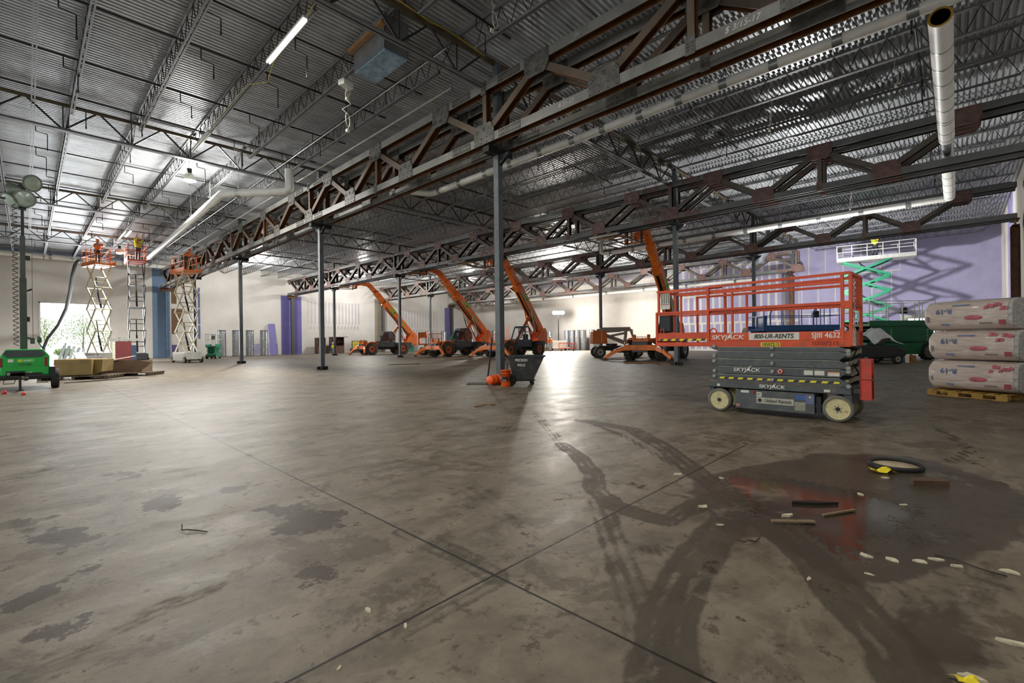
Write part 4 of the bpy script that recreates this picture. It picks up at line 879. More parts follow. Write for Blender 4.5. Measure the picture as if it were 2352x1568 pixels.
MB().bar((-1.0,.2,1.75),(.9,.2,2.7),.4,.55).build('counter_boom', m_bwh, t, bevel=.03); MB().bar((-1.3,.2,1.55),(-.85,.2,1.8),.42,.6).build('end_cover', M('cover_green', (70,170,110), .5), t, bevel=.03)
MB().bar((.9,.2,2.6),(-.6,.2,6.0),.26,.32).build('main_boom', m_bwh, t, bevel=.02); MB().bar((-.55,.2,5.9),(-1.3,.2,7.0),.2,.24).build('fly_boom', M('blue_grey_boom', (120,138,146), .5), t); MB().tube((.55,.45,2.5),(-.05,.45,4.6),.07,8).bar((.55,.2,2.5),(.55,.5,2.5),.1,.1).bar((-.05,.2,4.6),(-.05,.5,4.6),.1,.1).build('lift_cylinder', m_dark, t)
m = MB().bx(-2.3,-1.2,-.4,.8,7.0,7.06)
for z in (7.5,8.0):
    for y in (-.4,.8): m.bar((-2.3,y,z),(-1.2,y,z),.035,.035)
    for x in (-2.3,-1.2): m.bar((x,-.4,z),(x,.8,z),.035,.035)
for x in (-2.3,-1.2):
    for y in (-.4,.2,.8): m.bar((x,y,7.0),(x,y,8.0),.035,.035)
m.build('basket', m_gb, t)
# ------------------------------------------------------------------ light towers
m_tg = M('tower_green', (30,158,62), .4, 0, .08, 3); m_tk = M('tower_hood', (56,66,66), .5, 0, .15, 5); m_lens = M('lamp_lens', (168,182,170), .2, 0, .15, 5); m_ol = M('mast_olive', (62,72,62), .5, .2, .15, 4)
lt = thing('light_tower', 'bright green light tower trailer with a tall mast and unlit lamps by the left edge', 'light tower', (-.02,20.9,0), R(0))
prof = [(-.52,.42),(.5,.42),(.5,1.0),(.36,1.2),(-.4,1.2),(-.52,1.0)]
body = MB().prism(prof, -.95, .95, 'y').build('canopy', m_tg, lt, bevel=.03)
MB().prism([(-.46,1.06),(-.40,1.17),(.33,1.17),(.4,1.06),(.33,.97),(-.38,.97)], -.975, -.945, 'y').build('hood_panel', m_tk, body)
MB().bx(-.4,.34,-.97,-.945,.4,.5).bx(-.4,-.02,-.97,-.945,.42,.56).build('recess', m_dark, body); MB().bx(-.385,-.32,-.975,-.97,.44,.52).build('recess_label', M('grey_label', (140,144,140), .6), body)
for x in (-.5,.42): MB().bx(x-.028,x+.028,-.97,-.945,.68,.95).build('tail_light', M('tail_red', (128,34,30), .3), body, bevel=.01)
MB().bx(-.36,-.25,-.955,-.945,.82,.91).build('notice', m_sticker, body)
MB().bx(-.18,.18,-.955,-.945,.815,.91).build('logo_plate', M('plate_green', (80,186,90), .5), body); MB().lathe([(.04,0),(.04,.004)], (-.12,-.955,.862), (0,-1,0), 10).build('sun_disc', m_yel, body); MB().lathe([(.012,0),(.012,.006)], (-.12,-.956,.862), (0,-1,0), 10).build('sun_eye', M('tail_green', (40,110,40)), body)
text('SUNBELT', .052, m_txtw, body, (.05,-.957,.864), RX, 'hire_lettering', .002, 0, .002, .9); text('WACKER', .062, M('dull_brown_lettering', (62,72,44), .6), body, (-.01,-.953,.745), RX, 'maker_lettering', .002, 0, .003)
MB().bx(.05,.13,-.955,-.945,.45,.52).build('fork_label', m_sticker, body); MB().bx(.065,.08,-.958,-.955,.46,.51).bx(.08,.115,-.958,-.955,.46,.47).build('fork_mark', m_txtk, body)
MB().bx(-.5,.5,-.953,-.946,.70,.704).bx(-.5,.5,-.953,-.946,.785,.788).build('panel_seam', M('seam_green', (16,90,36)), body)
MB().bx(-.55,.62,-.98,.98,.3,.42).bx(-.05,.05,-2.0,-.9,.32,.40).bx(.45,.75,-.2,.1,.3,.4).build('frame', m_dark, lt, bevel=.02); MB().lathe([(.035,0),(.035,.02)], (-.06,-.98,.37), (0,-1,0), 14).build('frame_lamp', M('lamp_amber', (190,170,110), .4), lt)
for s in (-1, 1): 
    m = MB().path([(s*.34-.1,-1.0,.3),(s*.34-.12,-1.02,.2),(s*.34+.1,-1.02,.2),(s*.34+.12,-1.0,.3)],.012,6); m.build('step_hoop', m_dark, lt)
    w_ = wheel(lt, 0, 0, .3, .18, s, m_gb, m_black, .6, 5); w_.rotation_euler = (0,0,R(90)); w_.location = (s*.64-.02, -.75 if s > 0 else -.75, 0)
MB().bx(.5,.62,-1.02,-.5,.36,.66).build('mudguard', m_dark, lt)
MB().tube((-.12,-1.3,0.02),(-.12,-1.3,.42),.03,10).bx(-.2,-.04,-1.38,-1.22,0,.02).bx(-.15,-.09,-1.33,-.95,.38,.42).build('jack_leg', m_dark, lt)
MB().bx(-.12,.04,-.1,.06,1.1,3.4).build('mast', m_ol, lt, bevel=.01); MB().bx(-.1,.02,-.08,.04,3.4,4.7).build('mast_section', m_ol, lt); MB().bx(-.07,.0,-.05,.02,4.7,6.0).bar((-.5,-.0,5.78),(.35,0,5.98),.06,.06).bx(-.12,.05,-.06,.04,5.5,6.3).build('mast_top', m_dark, lt)
for p, n_ in (((.18,-.12,6.36),(.5,-.75,-.25)),((.02,-.16,5.84),(.15,-.95,-.15)),((-.28,-.0,5.76),(-.5,-.3,-.5)),((-.2,.14,6.1),(-.6,.5,-.1))):
    m = MB().lathe([(.05,-.26),(.11,-.22),(.2,-.08),(.26,.0),(.265,.03)], p, n_, 22); h_ = m.build('flood_lamp', M('lamp_olive', (120,130,118), .4, .3), lt); MB().lathe([(.245,.02),(.15,.05),(.02,.065)], p, n_, 22).build('lens', m_lens, h_)
    MB().bar(Vector(p)-Vector(n_).normalized()*.2,(-.03,0,p[2]-.12),.05,.05).build('lamp_arm', m_dark, lt)
m = MB(); pts = []
for i in range(300): a = i*.66; pts.append((-.2+.055*math.cos(a), -.02+.055*math.sin(a), 1.3+i*.0148))
m.path(pts, .011, 4); m.build('coil_cable', m_black, lt)
MB().bx(.02,.1,-.06,.02,2.05,2.2).bx(.02,.12,-.06,.02,3.95,4.1).bar((.04,-.02,3.0),(.16,-.02,3.06),.07,.06).build('mast_bracket', m_dark, lt); MB().tube((.16,-.02,1.5),(.16,-.02,4.7),.006,5).build('mast_cable', m_dark, lt)
MB().bar((.02,-.04,1.55),(.2,-.08,1.5),.04,.06).lathe([(.06,-.05),(.1,-.04),(.1,.04),(.06,.05)], (.3,-.1,1.5), (1,0,0), 14).bar((.26,-.1,1.45),(.36,-.1,1.24),.03,.03).bx(.1,.2,-.14,-.02,1.36,1.54).build('winch', m_ol, lt)
ft = thing('light_tower', 'blazing white light tower standing by the far back wall with its lamps on', 'light tower', (46.2,36.1,0), R(-130))
MB().bx(-.6,.6,-.9,.9,.4,1.25).bx(-.7,.7,-1.3,1.3,.3,.4).build('canopy', m_bwh, ft, bevel=.04); MB().tube((0,0,1.2),(0,0,4.6),.06,10).bar((0,-.65,4.6),(0,.65,4.6),.08,.08).build('mast', m_dark, ft)
for s in (-1, 1):
    wheel(ft, 0, s*.85, .3, .18, s, m_gb, m_black, .6, 5)
    for q in (.2,.55): h_ = MB().lathe([(.08,-.2),(.2,-.05),(.24,.02)], (.05,s*q,4.75), (1,0,-.12), 20).build('flood_lamp', m_gb, ft); MB().lathe([(.22,.025),(.1,.06),(.02,.07)], (.05,s*q,4.75), (1,0,-.12), 20).build('lens', M('lens_lit', (255,250,240), .3, emit=60), h_)
# ------------------------------------------------------------------ people
m_skin = M('skin', (176,128,104), .6, 0, .06)
def skinned(name, pts, edges, mt, parent, extra=None, levels=1):
    me = bpy.data.meshes.new(name); me.from_pydata([p[:3] for p in pts], edges, []); me.materials.append(mt)
    o = bpy.data.objects.new(name+'_skeleton', me); COL.objects.link(o)
    o.modifiers.new('skin', 'SKIN').use_smooth_shade = True
    sv = me.skin_vertices[0].data
    for i, p in enumerate(pts): sv[i].radius = (p[3], p[4] if len(p) > 4 else p[3]); sv[i].use_root = i == 0
    s = o.modifiers.new('subdivision', 'SUBSURF'); s.levels = s.render_levels = levels
    dg = bpy.context.evaluated_depsgraph_get(); me2 = bpy.data.meshes.new_from_object(o.evaluated_get(dg)); bpy.data.objects.remove(o)
    if extra:
        b = MB(); b.add([v.co[:] for v in me2.vertices], [list(f.vertices) for f in me2.polygons], True); b.v += [] ; extra(b)
        return b.build(name, mt, parent)
    me2.materials.clear(); me2.materials.append(mt)
    q = bpy.data.objects.new(name, me2); COL.objects.link(q); q.parent = parent; return q
def person(label, loc, rz, pose, shirt, pants, hat, vest=None):
    t = thing('person', label, 'person', loc, rz)
    J = dict(pel=(0,0,.95), spi=(0,0,1.15), che=(0,0,1.36), nec=(0,0,1.5), hea=(.02,0,1.63), top=(.02,0,1.72),
             sl=(0,.19,1.42), sr=(0,-.19,1.42), el=(0,.25,1.14), er=(0,-.25,1.14), wl=(.1,.24,.92), wr=(.1,-.24,.92),
             hl=(0,.09,.92), hr=(0,-.09,.92), kl=(.02,.1,.5), kr=(.02,-.1,.5), al=(-.02,.1,.08), ar=(-.02,-.1,.08))
    J.update(pose)
    V = {k: Vector(v) for k, v in J.items()}
    names = ['pel','spi','che','nec','hea','top','sl','el','wl','sr','er','wr','hl','kl','al','hr','kr','ar']
    rad = dict(pel=.12,spi=.12,che=.13,nec=.055,hea=.095,top=.075,sl=.065,sr=.065,el=.045,er=.045,wl=.032,wr=.032,hl=.085,hr=.085,kl=.058,kr=.058,al=.042,ar=.042)
    ed = [('pel','spi'),('spi','che'),('che','nec'),('nec','hea'),('hea','top'),('che','sl'),('sl','el'),('el','wl'),('che','sr'),('sr','er'),('er','wr'),('pel','hl'),('hl','kl'),('kl','al'),('pel','hr'),('hr','kr'),('kr','ar')]
    pts = [(*V[k], rad[k]) for k in names]; E = [(names.index(a), names.index(b)) for a, b in ed]
    for e, w in (('el','wl'),('er','wr')):
        d = (V[w]-V[e]).normalized(); s = d.cross(Vector((0,1,0)) if abs(d.y) < .8 else Vector((1,0,0))).normalized(); up = d.cross(s)
        pts.append((*(V[w]+d*.06), .038, .02)); pi = len(pts)-1; E.append((names.index(w), pi))
        for q, L in ((-.028,.085),(-.01,.1),(.01,.095),(.028,.075)):
            b = V[w]+d*.1+s*q; pts.append((*b, .011)); pts.append((*(b+d*L*.5+up*.012), .009)); pts.append((*(b+d*L*.85+up*.03), .007)); n = len(pts); E += [(pi,n-3),(n-3,n-2),(n-2,n-1)]
        b = V[w]+d*.04+s*.045; pts.append((*b,.012)); pts.append((*(b+d*.04+s*.02),.009)); n = len(pts); E += [(pi,n-2),(n-2,n-1)]
    h = V['hea']
    def face(b):
        b.ball(h+Vector((.095,0,-.01)),(.022,.016,.028),8,6).ball(h+Vector((0,.092,0)),(.022,.012,.032),8,6).ball(h+Vector((0,-.092,0)),(.022,.012,.032),8,6)
    skinned('body', pts, E, m_skin, t, face)
    m = MB()
    for s in (-1, 1): m.ball(h+Vector((.083,s*.034,.025)),(.012,.014,.01),8,6)
    m.build('eyes', m_dark, t); MB().ball(h+Vector((.088,0,-.052)),(.008,.026,.007),8,6).build('mouth', M('lips', (140,84,76)), t)
    def cloth(nm, ks, es, k, mt): skinned(nm, [(*V[a], rad[a]*k+.012) for a in ks], [(ks.index(a), ks.index(b)) for a, b in es], mt, t)
    mid = lambda a, b, f: V[a].lerp(V[b], f)
    V['ul'] = mid('el','wl',.25); V['ur'] = mid('er','wr',.25); rad['ul'] = rad['ur'] = .042
    cloth('shirt', ['spi','pel','che','sl','el','ul','sr','er','ur'], [('spi','pel'),('spi','che'),('che','sl'),('sl','el'),('el','ul'),('che','sr'),('sr','er'),('er','ur')], 1.12, shirt)
    V['pe2'] = V['pel']+Vector((0,0,.0)); rad['pe2'] = .11
    cloth('trousers', ['pe2','hl','kl','al','hr','kr','ar'], [('pe2','hl'),('hl','kl'),('kl','al'),('pe2','hr'),('hr','kr'),('kr','ar')], 1.15, pants)
    for a in ('al','ar'): MB().ball(V[a]+Vector((.06,0,-.03)),(.14,.055,.055),12,8).build('boot', m_black, t)
    c = h+Vector((0,0,.05))
    MB().lathe([(.125,0),(.128,.02),(.115,.06),(.08,.1),(.02,.118)], c, (0,0,1), 18).ball(c+Vector((.1,0,.005)),(.07,.09,.01),12,6).build('hard_hat', hat, t)
    if vest: MB().lathe([(.165,-.26),(.175,-.1),(.165,.06),(.12,.1)], V['che'], (0,0,1), 16, True, False).build('vest', vest, t)
    return t
m_hiy = M('hi_vis_yellow', (206,222,40), .6); m_hio = M('hi_vis_orange', (238,112,30), .6); m_jean = M('denim', (76,96,120), .8, 0, .2, 9); m_drk = M('dark_cloth', (52,54,60), .8); m_hatw = M('hard_hat_white', (222,220,210), .35); m_hato = M('hard_hat_orange', (226,104,40), .4)
up = dict(el=(.12,.3,1.62), wl=(.2,.22,1.9), er=(.12,-.28,1.6), wr=(.2,-.2,1.88))
reach = dict(el=(.25,.24,1.42), wl=(.48,.18,1.55), er=(.24,-.24,1.36), wr=(.48,-.16,1.5))
bend = dict(spi=(.08,0,1.12), che=(.2,0,1.28), nec=(.28,0,1.38), hea=(.36,0,1.48), top=(.4,0,1.56), sl=(.2,.2,1.32), sr=(.2,-.2,1.32), el=(.34,.24,1.1), er=(.34,-.24,1.1), wl=(.5,.16,1.12), wr=(.5,-.16,1.1))
sit = dict(pel=(0,0,.52), spi=(-.02,0,.72), che=(0,0,.94), nec=(.04,0,1.08), hea=(.08,0,1.2), top=(.08,0,1.29), sl=(0,.19,1.0), sr=(0,-.19,1.0), el=(.12,.26,.76), er=(.12,-.26,.76), wl=(.36,.14,.66), wr=(.36,-.14,.66), hl=(.02,.1,.5), hr=(.02,-.1,.5), kl=(.46,.13,.5), kr=(.46,-.13,.48), al=(.5,.14,.08), ar=(.62,-.13,.08))
walk = dict(kl=(.12,.1,.52), al=(.18,.1,.08), kr=(-.02,-.1,.5), ar=(-.24,-.1,.1), wl=(-.05,.26,.9), wr=(.2,-.24,.95))
person('person in hi-vis yellow shirt working overhead on the dark-armed raised lift', (5.85,44.5,7.612), R(-60), up, m_hiy, m_drk, m_hiy)
person('person in orange shirt with arms reaching forward on the cream lift nearest the door opening', (3.55,44.0,7.062), R(60), reach, m_hio, m_drk, m_hato)
person('person in orange shirt leaning toward the rusty truss end on a raised lift', (7.95,40.2,6.612), R(20), bend, m_hio, m_drk, m_hato)
person('person in lime shirt and dark cap on top of the green raised lift', (43.3,4.3,7.062), R(0), reach, m_hiy, m_drk, m_drk)
person('person in a yellow vest sitting by the open tool boxes at the end wall', (25.95,55.3,0), R(-100), sit, m_drk, m_jean, m_hatw, m_hiy)
MB_ = MB().bx(25.7,26.1,55.2,55.75,0,.32); tag(MB_.build('crate_seat', M('grey_crate', (120,112,100), .7)), 'low crate the seated person in the yellow vest sits on', 'crate')
person('person in orange shirt walking near the light tower at the back wall', (43.0,34.9,0), R(-150), walk, m_hio, M('pale_denim', (150,158,170), .8), m_hatw)
# ------------------------------------------------------------------ around the near column
m_cart = M('black_plastic_cart', (50,52,54), .55, 0, .2, 5, (92,90,84), .5)
t = thing('tilt_cart', 'black plastic tilt cart with hand-painted white letters beside the near column', 'cart', (10.0,9.15,0), R(-46.3))
top = [(-.42,-.31),(.62,-.31),(.62,.31),(-.42,.31)]; bot = [(-.28,-.28),(.3,-.28),(.3,.28),(-.28,.28)]
vs = [(x,y,.84) for x,y in top]+[(x,y,.16) for x,y in bot]; inn = [(x*.95,y*.92,.84) for x,y in top]+[(x*.9,y*.9,.2) for x,y in bot]
m = MB(); m.add(vs+inn, [(0,4,5,1),(1,5,6,2),(2,6,7,3),(3,7,4,0),(4,7,6,5),(8,9,13,12),(9,10,14,13),(10,11,15,14),(11,8,12,15),(12,13,14,15),(0,1,9,8),(1,2,10,9),(2,3,11,10),(3,0,8,11)])
m.build('bin', m_cart, t); m = MB()
for p, q in zip(top, top[1:]+top[:1]): m.bar((p[0],p[1],.83),(q[0],q[1],.83),.05,.045)
m.bar((-.38,-.29,.64),(.5,-.295,.64),.012,.02); m.build('rim', m_cart, t)
MB().bx(-.3,.34,-.29,.29,.12,.17).build('skid', m_dark, t)
for s in (-1, 1): wheel(t, -.34, s*.3, .15, .07, s, m_dark, m_black, .6, 0)
for y in (-.2,.2): wheel(t, .26, y, .06, .04, -1, m_dark, m_black, .6, 0); 
MB().bx(.2,.32,-.23,.23,.115,.13).build('caster_plate', m_dark, t)
for s, z, x, b in ((.105,.715,-.1,'PRECISION'),(.105,.575,-.1,'WALLS')):
    o = text(b, s, m_txtw, t, (x+.05, -.311 if z > .66 else -.305, z), (R(92.5),0,0), 'painted_lettering', .002, .1, .004, .68)
m_bkt = M('bucket_orange', (232,92,28), .45, 0, .06, 4)
def bucket(label, loc, h, tilt=None, rz=0):
    t = thing('bucket', label, 'bucket', loc, rz, 'orange buckets'); 
    if tilt: t.rotation_euler = tilt
    m = MB().lathe([(.0,0),(.125,0),(.13,.02),(.143,h-.02),(.152,h-.02),(.152,h),(.14,h),(.12,.02),(0,.02)], n=28); m.lathe([(.142,h-.1),(.152,h-.095),(.152,h-.085),(.142,h-.08)], n=28); b = m.build('pail', m_bkt, t)
    MB().lathe([(.137,.15),(.1385,.15),(.141,.28),(.1395,.28)], n=28).build('wrap', m_bkt, b)
    return t, b
t, b = bucket('upright tall orange bucket with a black label in front of the black tilt cart', (9.29,9.15,0), .46)
for a0, w in ((R(-150),.17),(R(-75),.09)):
    vs = [((.1405+.004*z/.3)*math.cos(a0+k*w*1.5), (.1405+.004*z/.3)*math.sin(a0+k*w*1.5), z) for z in (.15,.28) for k in range(-3,4)]
    MB().add(vs, [(k,k+1,k+8,k+7) for k in range(6)]).build('label', m_txtk, b)
text('Bucket', .045, m_txtw, b, (.1445*math.cos(R(-150)),.1445*math.sin(R(-150)),.18), (R(90),0,R(-60)), 'bucket_lettering', .002)
MB().tube((.02,.0,.05),(.13,.06,.66),.018,8).build('brush_handle', m_dark, t)
t, b = bucket('orange bucket tipped on its side at the foot of the near column', (9.2,9.72,.147), .36, (R(90),0,R(95)))
MB().ball((0,0,.33),(.11,.11,.05),12,8).build('debris_bag', m_black, t)
tag(MB().tube((9.36,10.0,0),(9.46,9.86,1.36),.024,8).build('push_broom', m_dark), 'dark long-handled broom leaning against the near column', 'broom')
tag(MB().bx(-.35,.35,-.35,.35,0,.012).build('pit_patch', M('pit_dark', (40,36,30), .8, 0, .2), None, (9.36,10.36,0), R(45)), 'flat dark square standing in for the sunken pit at the near column', 'plate')  # flat dark sheet in place of a sunken column pit
tag(MB().path([(5.95,6.72,.012),(6.19,6.73,.02),(6.3,6.7,.03),(6.43,6.63,.012)],.014,6).bar((6.25,6.72,.03),(6.35,6.62,.03),.03,.02).build('wood_scrap', m_wood), 'thin splintered stick on the floor in front of the near column', 'stick')
tag(MB().bar((14.1,23.2,.02),(15.7,22.35,.02),.05,.03).build('steel_strip', m_dark), 'thin dark strip on the floor right of the second dark column', 'strip')
# ------------------------------------------------------------------ insulation bundles on a pallet
def bundle_mat():
    m, n, b = nt('wrapped_insulation'); tc = node(n, 'ShaderNodeTexCoord').outputs['Object']
    mp = node(n, 'ShaderNodeMapping'); n.links.new(tc, mp.inputs[0]); mp.inputs['Scale'].default_value = (.8,6,6)
    f = noise(n, 3, mp.outputs[0], 5, .6, 1)
    n.links.new(ramp(n, f, [(.3, lin((192,172,158))), (.55, lin((214,199,187))), (.8, lin((232,224,216)))]), b.inputs['Base Color'])
    b.inputs['Roughness'].default_value = .22; b.inputs['Coat Weight'].default_value = .4
    bp = node(n, 'ShaderNodeBump'); bp.inputs['Strength'].default_value = .6; bp.inputs['Distance'].default_value = .03; n.links.new(f, bp.inputs['Height']); n.links.new(bp.outputs[0], b.inputs['Normal'])
    return m
m_bun = bundle_mat(); m_fz = M('pale_batt_end', (196,194,190), .95, 0, .25, 18, bump=.6); m_pnk = M('pink_print', (196,104,116), .5, 0, .15, 8); m_pr = M('red_print', (158,66,76), .5); m_bl = M('blue_print', (92,120,168), .5); m_gy = M('grey_print', (128,116,112), .5)
PA = R(-119.4)                     # bundles run from left to right as seen, local +x to the right
pal = thing('pallet', 'yellowish wooden pallet under the stack of insulation bundles', 'pallet', (13.62,-.34,0), PA)
m_pal = M('pallet_wood', (176,140,66), .75, 0, .25, 7)
for y in (-.42,0,.42):
    for x in (-.58,-.2,.2,.58): MB().bx(x-.09,x+.09,y-.05,y+.05,.015,.09).build('block', m_pal, pal)
    MB().bx(-.66,.66,y-.05,y+.05,.0,.015).build('bottom_board', m_pal, pal); MB().bx(-.66,.66,y-.05,y+.05,.09,.11).build('stringer_board', m_pal, pal)
for k in range(7): MB().bx(-.66+k*.205,-.56+k*.205,-.48,.48,.11,.128).build('deck_board', m_pal, pal)
def bundle(z, dx, label, sq):
    t = thing('insulation_bundle', label, 'insulation bundle', (13.62,-.34,z), PA, 'wrapped insulation bundles')
    t.location += Vector((math.cos(PA)*dx, math.sin(PA)*dx, 0))
    L, H, D = 1.46, .62, .86; m = MB(); nx, na = 14, 24; vs = []
    for i in range(nx+1):
        u = i/nx; x = -L/2+L*u; e = min(1, (.72+4.6*u) if u < .06 else 1); wob = 1+.02*math.sin(u*9+sq)
        for k in range(na):
            a = 2*PI*k/na; c, s = math.cos(a), math.sin(a); p = .55
            vs.append((x, D/2*e*wob*math.copysign(abs(c)**p, c), H/2+H/2*e*math.copysign(abs(s)**p, s)*(1+.015*math.sin(a*3+u*5))))
    m.add(vs, [(i*na+k,(i+1)*na+k,(i+1)*na+(k+1) % na,i*na+(k+1) % na) for i in range(nx) for k in range(na)], True); m.add(vs[:na], [tuple(range(na))]); w = m.build('wrap', m_bun, t)
    m = MB(); m.add([(L/2+.001,v[1]*.99,v[2]) for v in vs[-na:]]+[(L/2+.05,v[1]*.93,H/2+(v[2]-H/2)*.93) for v in vs[-na:]], [(k,(k+1) % na,na+(k+1) % na,na+k) for k in range(na)]+[tuple(range(na,2*na))]); m.build('batt_end', m_fz, t)
    Y = -D/2-.006; X180 = (R(90),R(180),0)
    text('R-19', .15, m_bl, w, (-.3,Y,.40), X180, 'rating_lettering', .001, 0, .004); text('PROPINK', .05, m_gy, w, (.40,Y,.135), X180, 'product_lettering', .001, 0, .002); text('Batts', .07, m_bl, w, (-.28,Y,.12), X180, 'type_lettering', .001, 0, .002)
    MB().bx(-.3+.15,.15,Y-.002,Y,.5,.52).build('bar_print', m_bl, w); MB().bx(.6,.7,Y-.002,Y,.1,.19).build('logo_block', m_pr, w)
    MB().lathe([(.15,0),(.14,.003),(.001,.003)], (.2,Y,.25), (0,-1,0), 22).build('oval_print', m_pnk, w).scale = (1,1,1)
    g = random.Random(sq); m = MB()
    for k in range(7): x = .36+k*.05; z_ = .42+g.uniform(-.05,.08); m.prism([(x,z_),(x+.07,z_+.01),(x+.09,z_+.06),(x+.03,z_+.08)], Y-.002, Y, 'y')
    m.build('splash_print', m_pnk, w)
    MB().bx(-.62,-.57,Y-.0,Y+.004,.18,.3).build('code_print', m_gy, w)
    return w
for z, dx, lb, sq in ((.136,.0,'plastic wrapped insulation bundle at the bottom of the stack, on the pallet',1),(.758,.01,'plastic wrapped insulation bundle in the middle of the stack',2),(1.38,-.07,'plastic wrapped insulation bundle on top of the stack',3)):
    w_ = bundle(z, dx, lb, sq)
for o in bpy.data.objects:
    if o.name.startswith('oval_print'):
        for v in o.data.vertices: v.co.z = .25+(v.co.z-.25)*.32
# black trailer with plastic, right behind the orange lift
t = thing('mini_trailer', 'small black trailer with clear plastic draped over it, by the dark green lift', 'trailer', (27.7,3.0,0), R(-46))
MB().prism([(-1.2,.25),(1.1,.25),(1.3,.6),(.9,.85),(-1.0,.9),(-1.25,.6)], -.6, .6, 'y').build('body', M('black_body', (36,38,42), .4), t, bevel=.06)
for x in (-.7,.8):
    for s in (-1, 1): wheel(t, x, s*.62, .22, .14, s, m_gb, m_black, .62, 5)
g = random.Random(4); m = MB(); n = 9; vs = []
for i in range(n):
    for j in range(n): u, v = i/(n-1)-.5, j/(n-1)-.5; vs.append((.35+u*1.4, v*1.3-.1, .98+.62*max(0, 1-3.2*(u+.1)**2-2.4*v*v)-.3*abs(v)+g.uniform(-.05,.05)))
m.add(vs, [(i*n+j,(i+1)*n+j,(i+1)*n+j+1,i*n+j+1) for i in range(n-1) for j in range(n-1)], True)
tag(m.build('plastic_sheet', M('milky_plastic', (196,198,198), .3, 0, .15, 5), None, (27.7,3.0,.1), R(-46)), 'crumpled milky plastic sheet draped on the black trailer', 'plastic sheet')
for x, y, c, lb in ((28.9,2.0,(70,110,160),'blue and white jug on the floor beside the black trailer'),(29.3,1.6,(150,110,66),'small cardboard box on the floor by the dark green lift wheel')): tag(MB().bx(-.16,.16,-.14,.14,0,.36).bx(-.05,.05,-.05,.05,.36,.42).build('jug' if 'jug' in lb else 'small_box', M(lb[:8], c, .6), None, (x,y,0), R(30)), lb, 'container')
# ------------------------------------------------------------------ clutter near the door opening
m_box = M('cardboard', (132,110,66), .8, 0, .12, 3); m_box2 = M('cardboard_grey', (120,100,80), .8, 0, .12, 3)
t = thing('cardboard_box', 'long brown cardboard box on pallet boards right of the green light tower', 'box', (1.45,24.6,.16), R(-28))
MB().bx(-.6,.55,-.5,.5,0,.62).build('carton', m_box, t, bevel=.03); MB().prism([(.5,.02),(.78,.1),(.82,.6),(.5,.6)], -.3, .6, 'y').build('folded_end', m_box, t, bevel=.02); MB().bx(-.6,.5,-.505,-.5,.44,.47).build('fold_crease', m_box2, t)
t = thing('cardboard_box', 'opened cardboard box with torn flaps on a flat pallet, left of the dark armed lift', 'box', (2.75,25.3,.14), R(-32))
MB().bx(-.75,.7,-.02,0,0,.52).bx(-.75,.7,.9,.92,0,.5).bx(-.75,-.73,0,.9,0,.5).bx(.7,.72,0,.9,0,.5).bx(-.75,.7,0,.9,0,.02).build('carton', m_box2, t)
MB().prism([(.7,.5),(1.15,.42),(.9,.2),(.7,.05)], -.1, -.08, 'y').build('torn_flap', m_box2, t); MB().bar((-.5,-.1,.5),(.3,.4,.68),.5,.02).build('torn_flap', M('pale_card', (176,160,140), .8), t)
for x, y, lb, rz in ((1.4,24.65,'dark wooden pallet under the long brown cardboard box',-28),(2.85,25.5,'flat pallet under the opened cardboard box',-32)):
    t = thing('pallet', lb, 'pallet', (x,y,0), R(rz)); m_pd = M('dark_pallet', (92,80,62), .85, 0, .3, 7)
    for k in range(6): MB().bx(-1.0,1.2,-.62+k*.24,-.44+k*.24,.11,.14).build('deck_board', m_pd, t)
    for x_ in (-.9,.1,1.1): MB().bx(x_-.05,x_+.05,-.62,.76,0,.11).build('runner', m_pd, t)
for i, (dx, lz, tone) in enumerate(((0,1.3,168),(.15,1.28,150),(.3,1.26,176),(.45,1.2,160),(.6,1.15,182))):
    tag(MB().bar((.75+dx,27.4,.01),(1.15+dx*1.05,28.2,lz),.09,.05).build('steel_stud', M('stud_%d' % tone, (tone,tone+4,tone+8), .4, .5, .1)), 'grey metal stud leaning in a bundle behind the light tower, %s from the trailer' % ORD[i], 'metal stud', 'leaning metal studs')
tag(MB().bar((1.9,26.6,.02),(1.5,27.0,1.0),.5,.04).build('drywall_offcut', m_white), 'white board offcut leaning against the metal studs', 'board')
tag(MB().bar((1.0,28.5,.0),(1.2,28.45,1.42),.42,.03).build('foam_board', M('dull_green_board', (120,150,138), .7)), 'dull green board standing up behind the leaning metal studs', 'board')
t = thing('material_hoist', 'maroon cabinet with a grey beam across its top, behind the open cardboard box', 'cabinet', (3.45,31.2,0), R(-5))
MB().bx(-.3,.34,-.3,.3,.1,1.5).build('cabinet', M('maroon', (104,42,44), .5, 0, .12, 3), t); MB().bx(-.42,-.3,-.28,.28,.1,1.46).build('side_panel', M('pale_cream', (206,208,180), .6), t); MB().bar((-.62,0,1.58),(.72,0,1.58),.18,.12).tube((-.05,0,1.5),(-.05,0,1.7),.14,12).build('top_beam', m_gb, t); MB().bx(-.4,.4,-.35,.35,0,.1).build('base', m_dark, t)
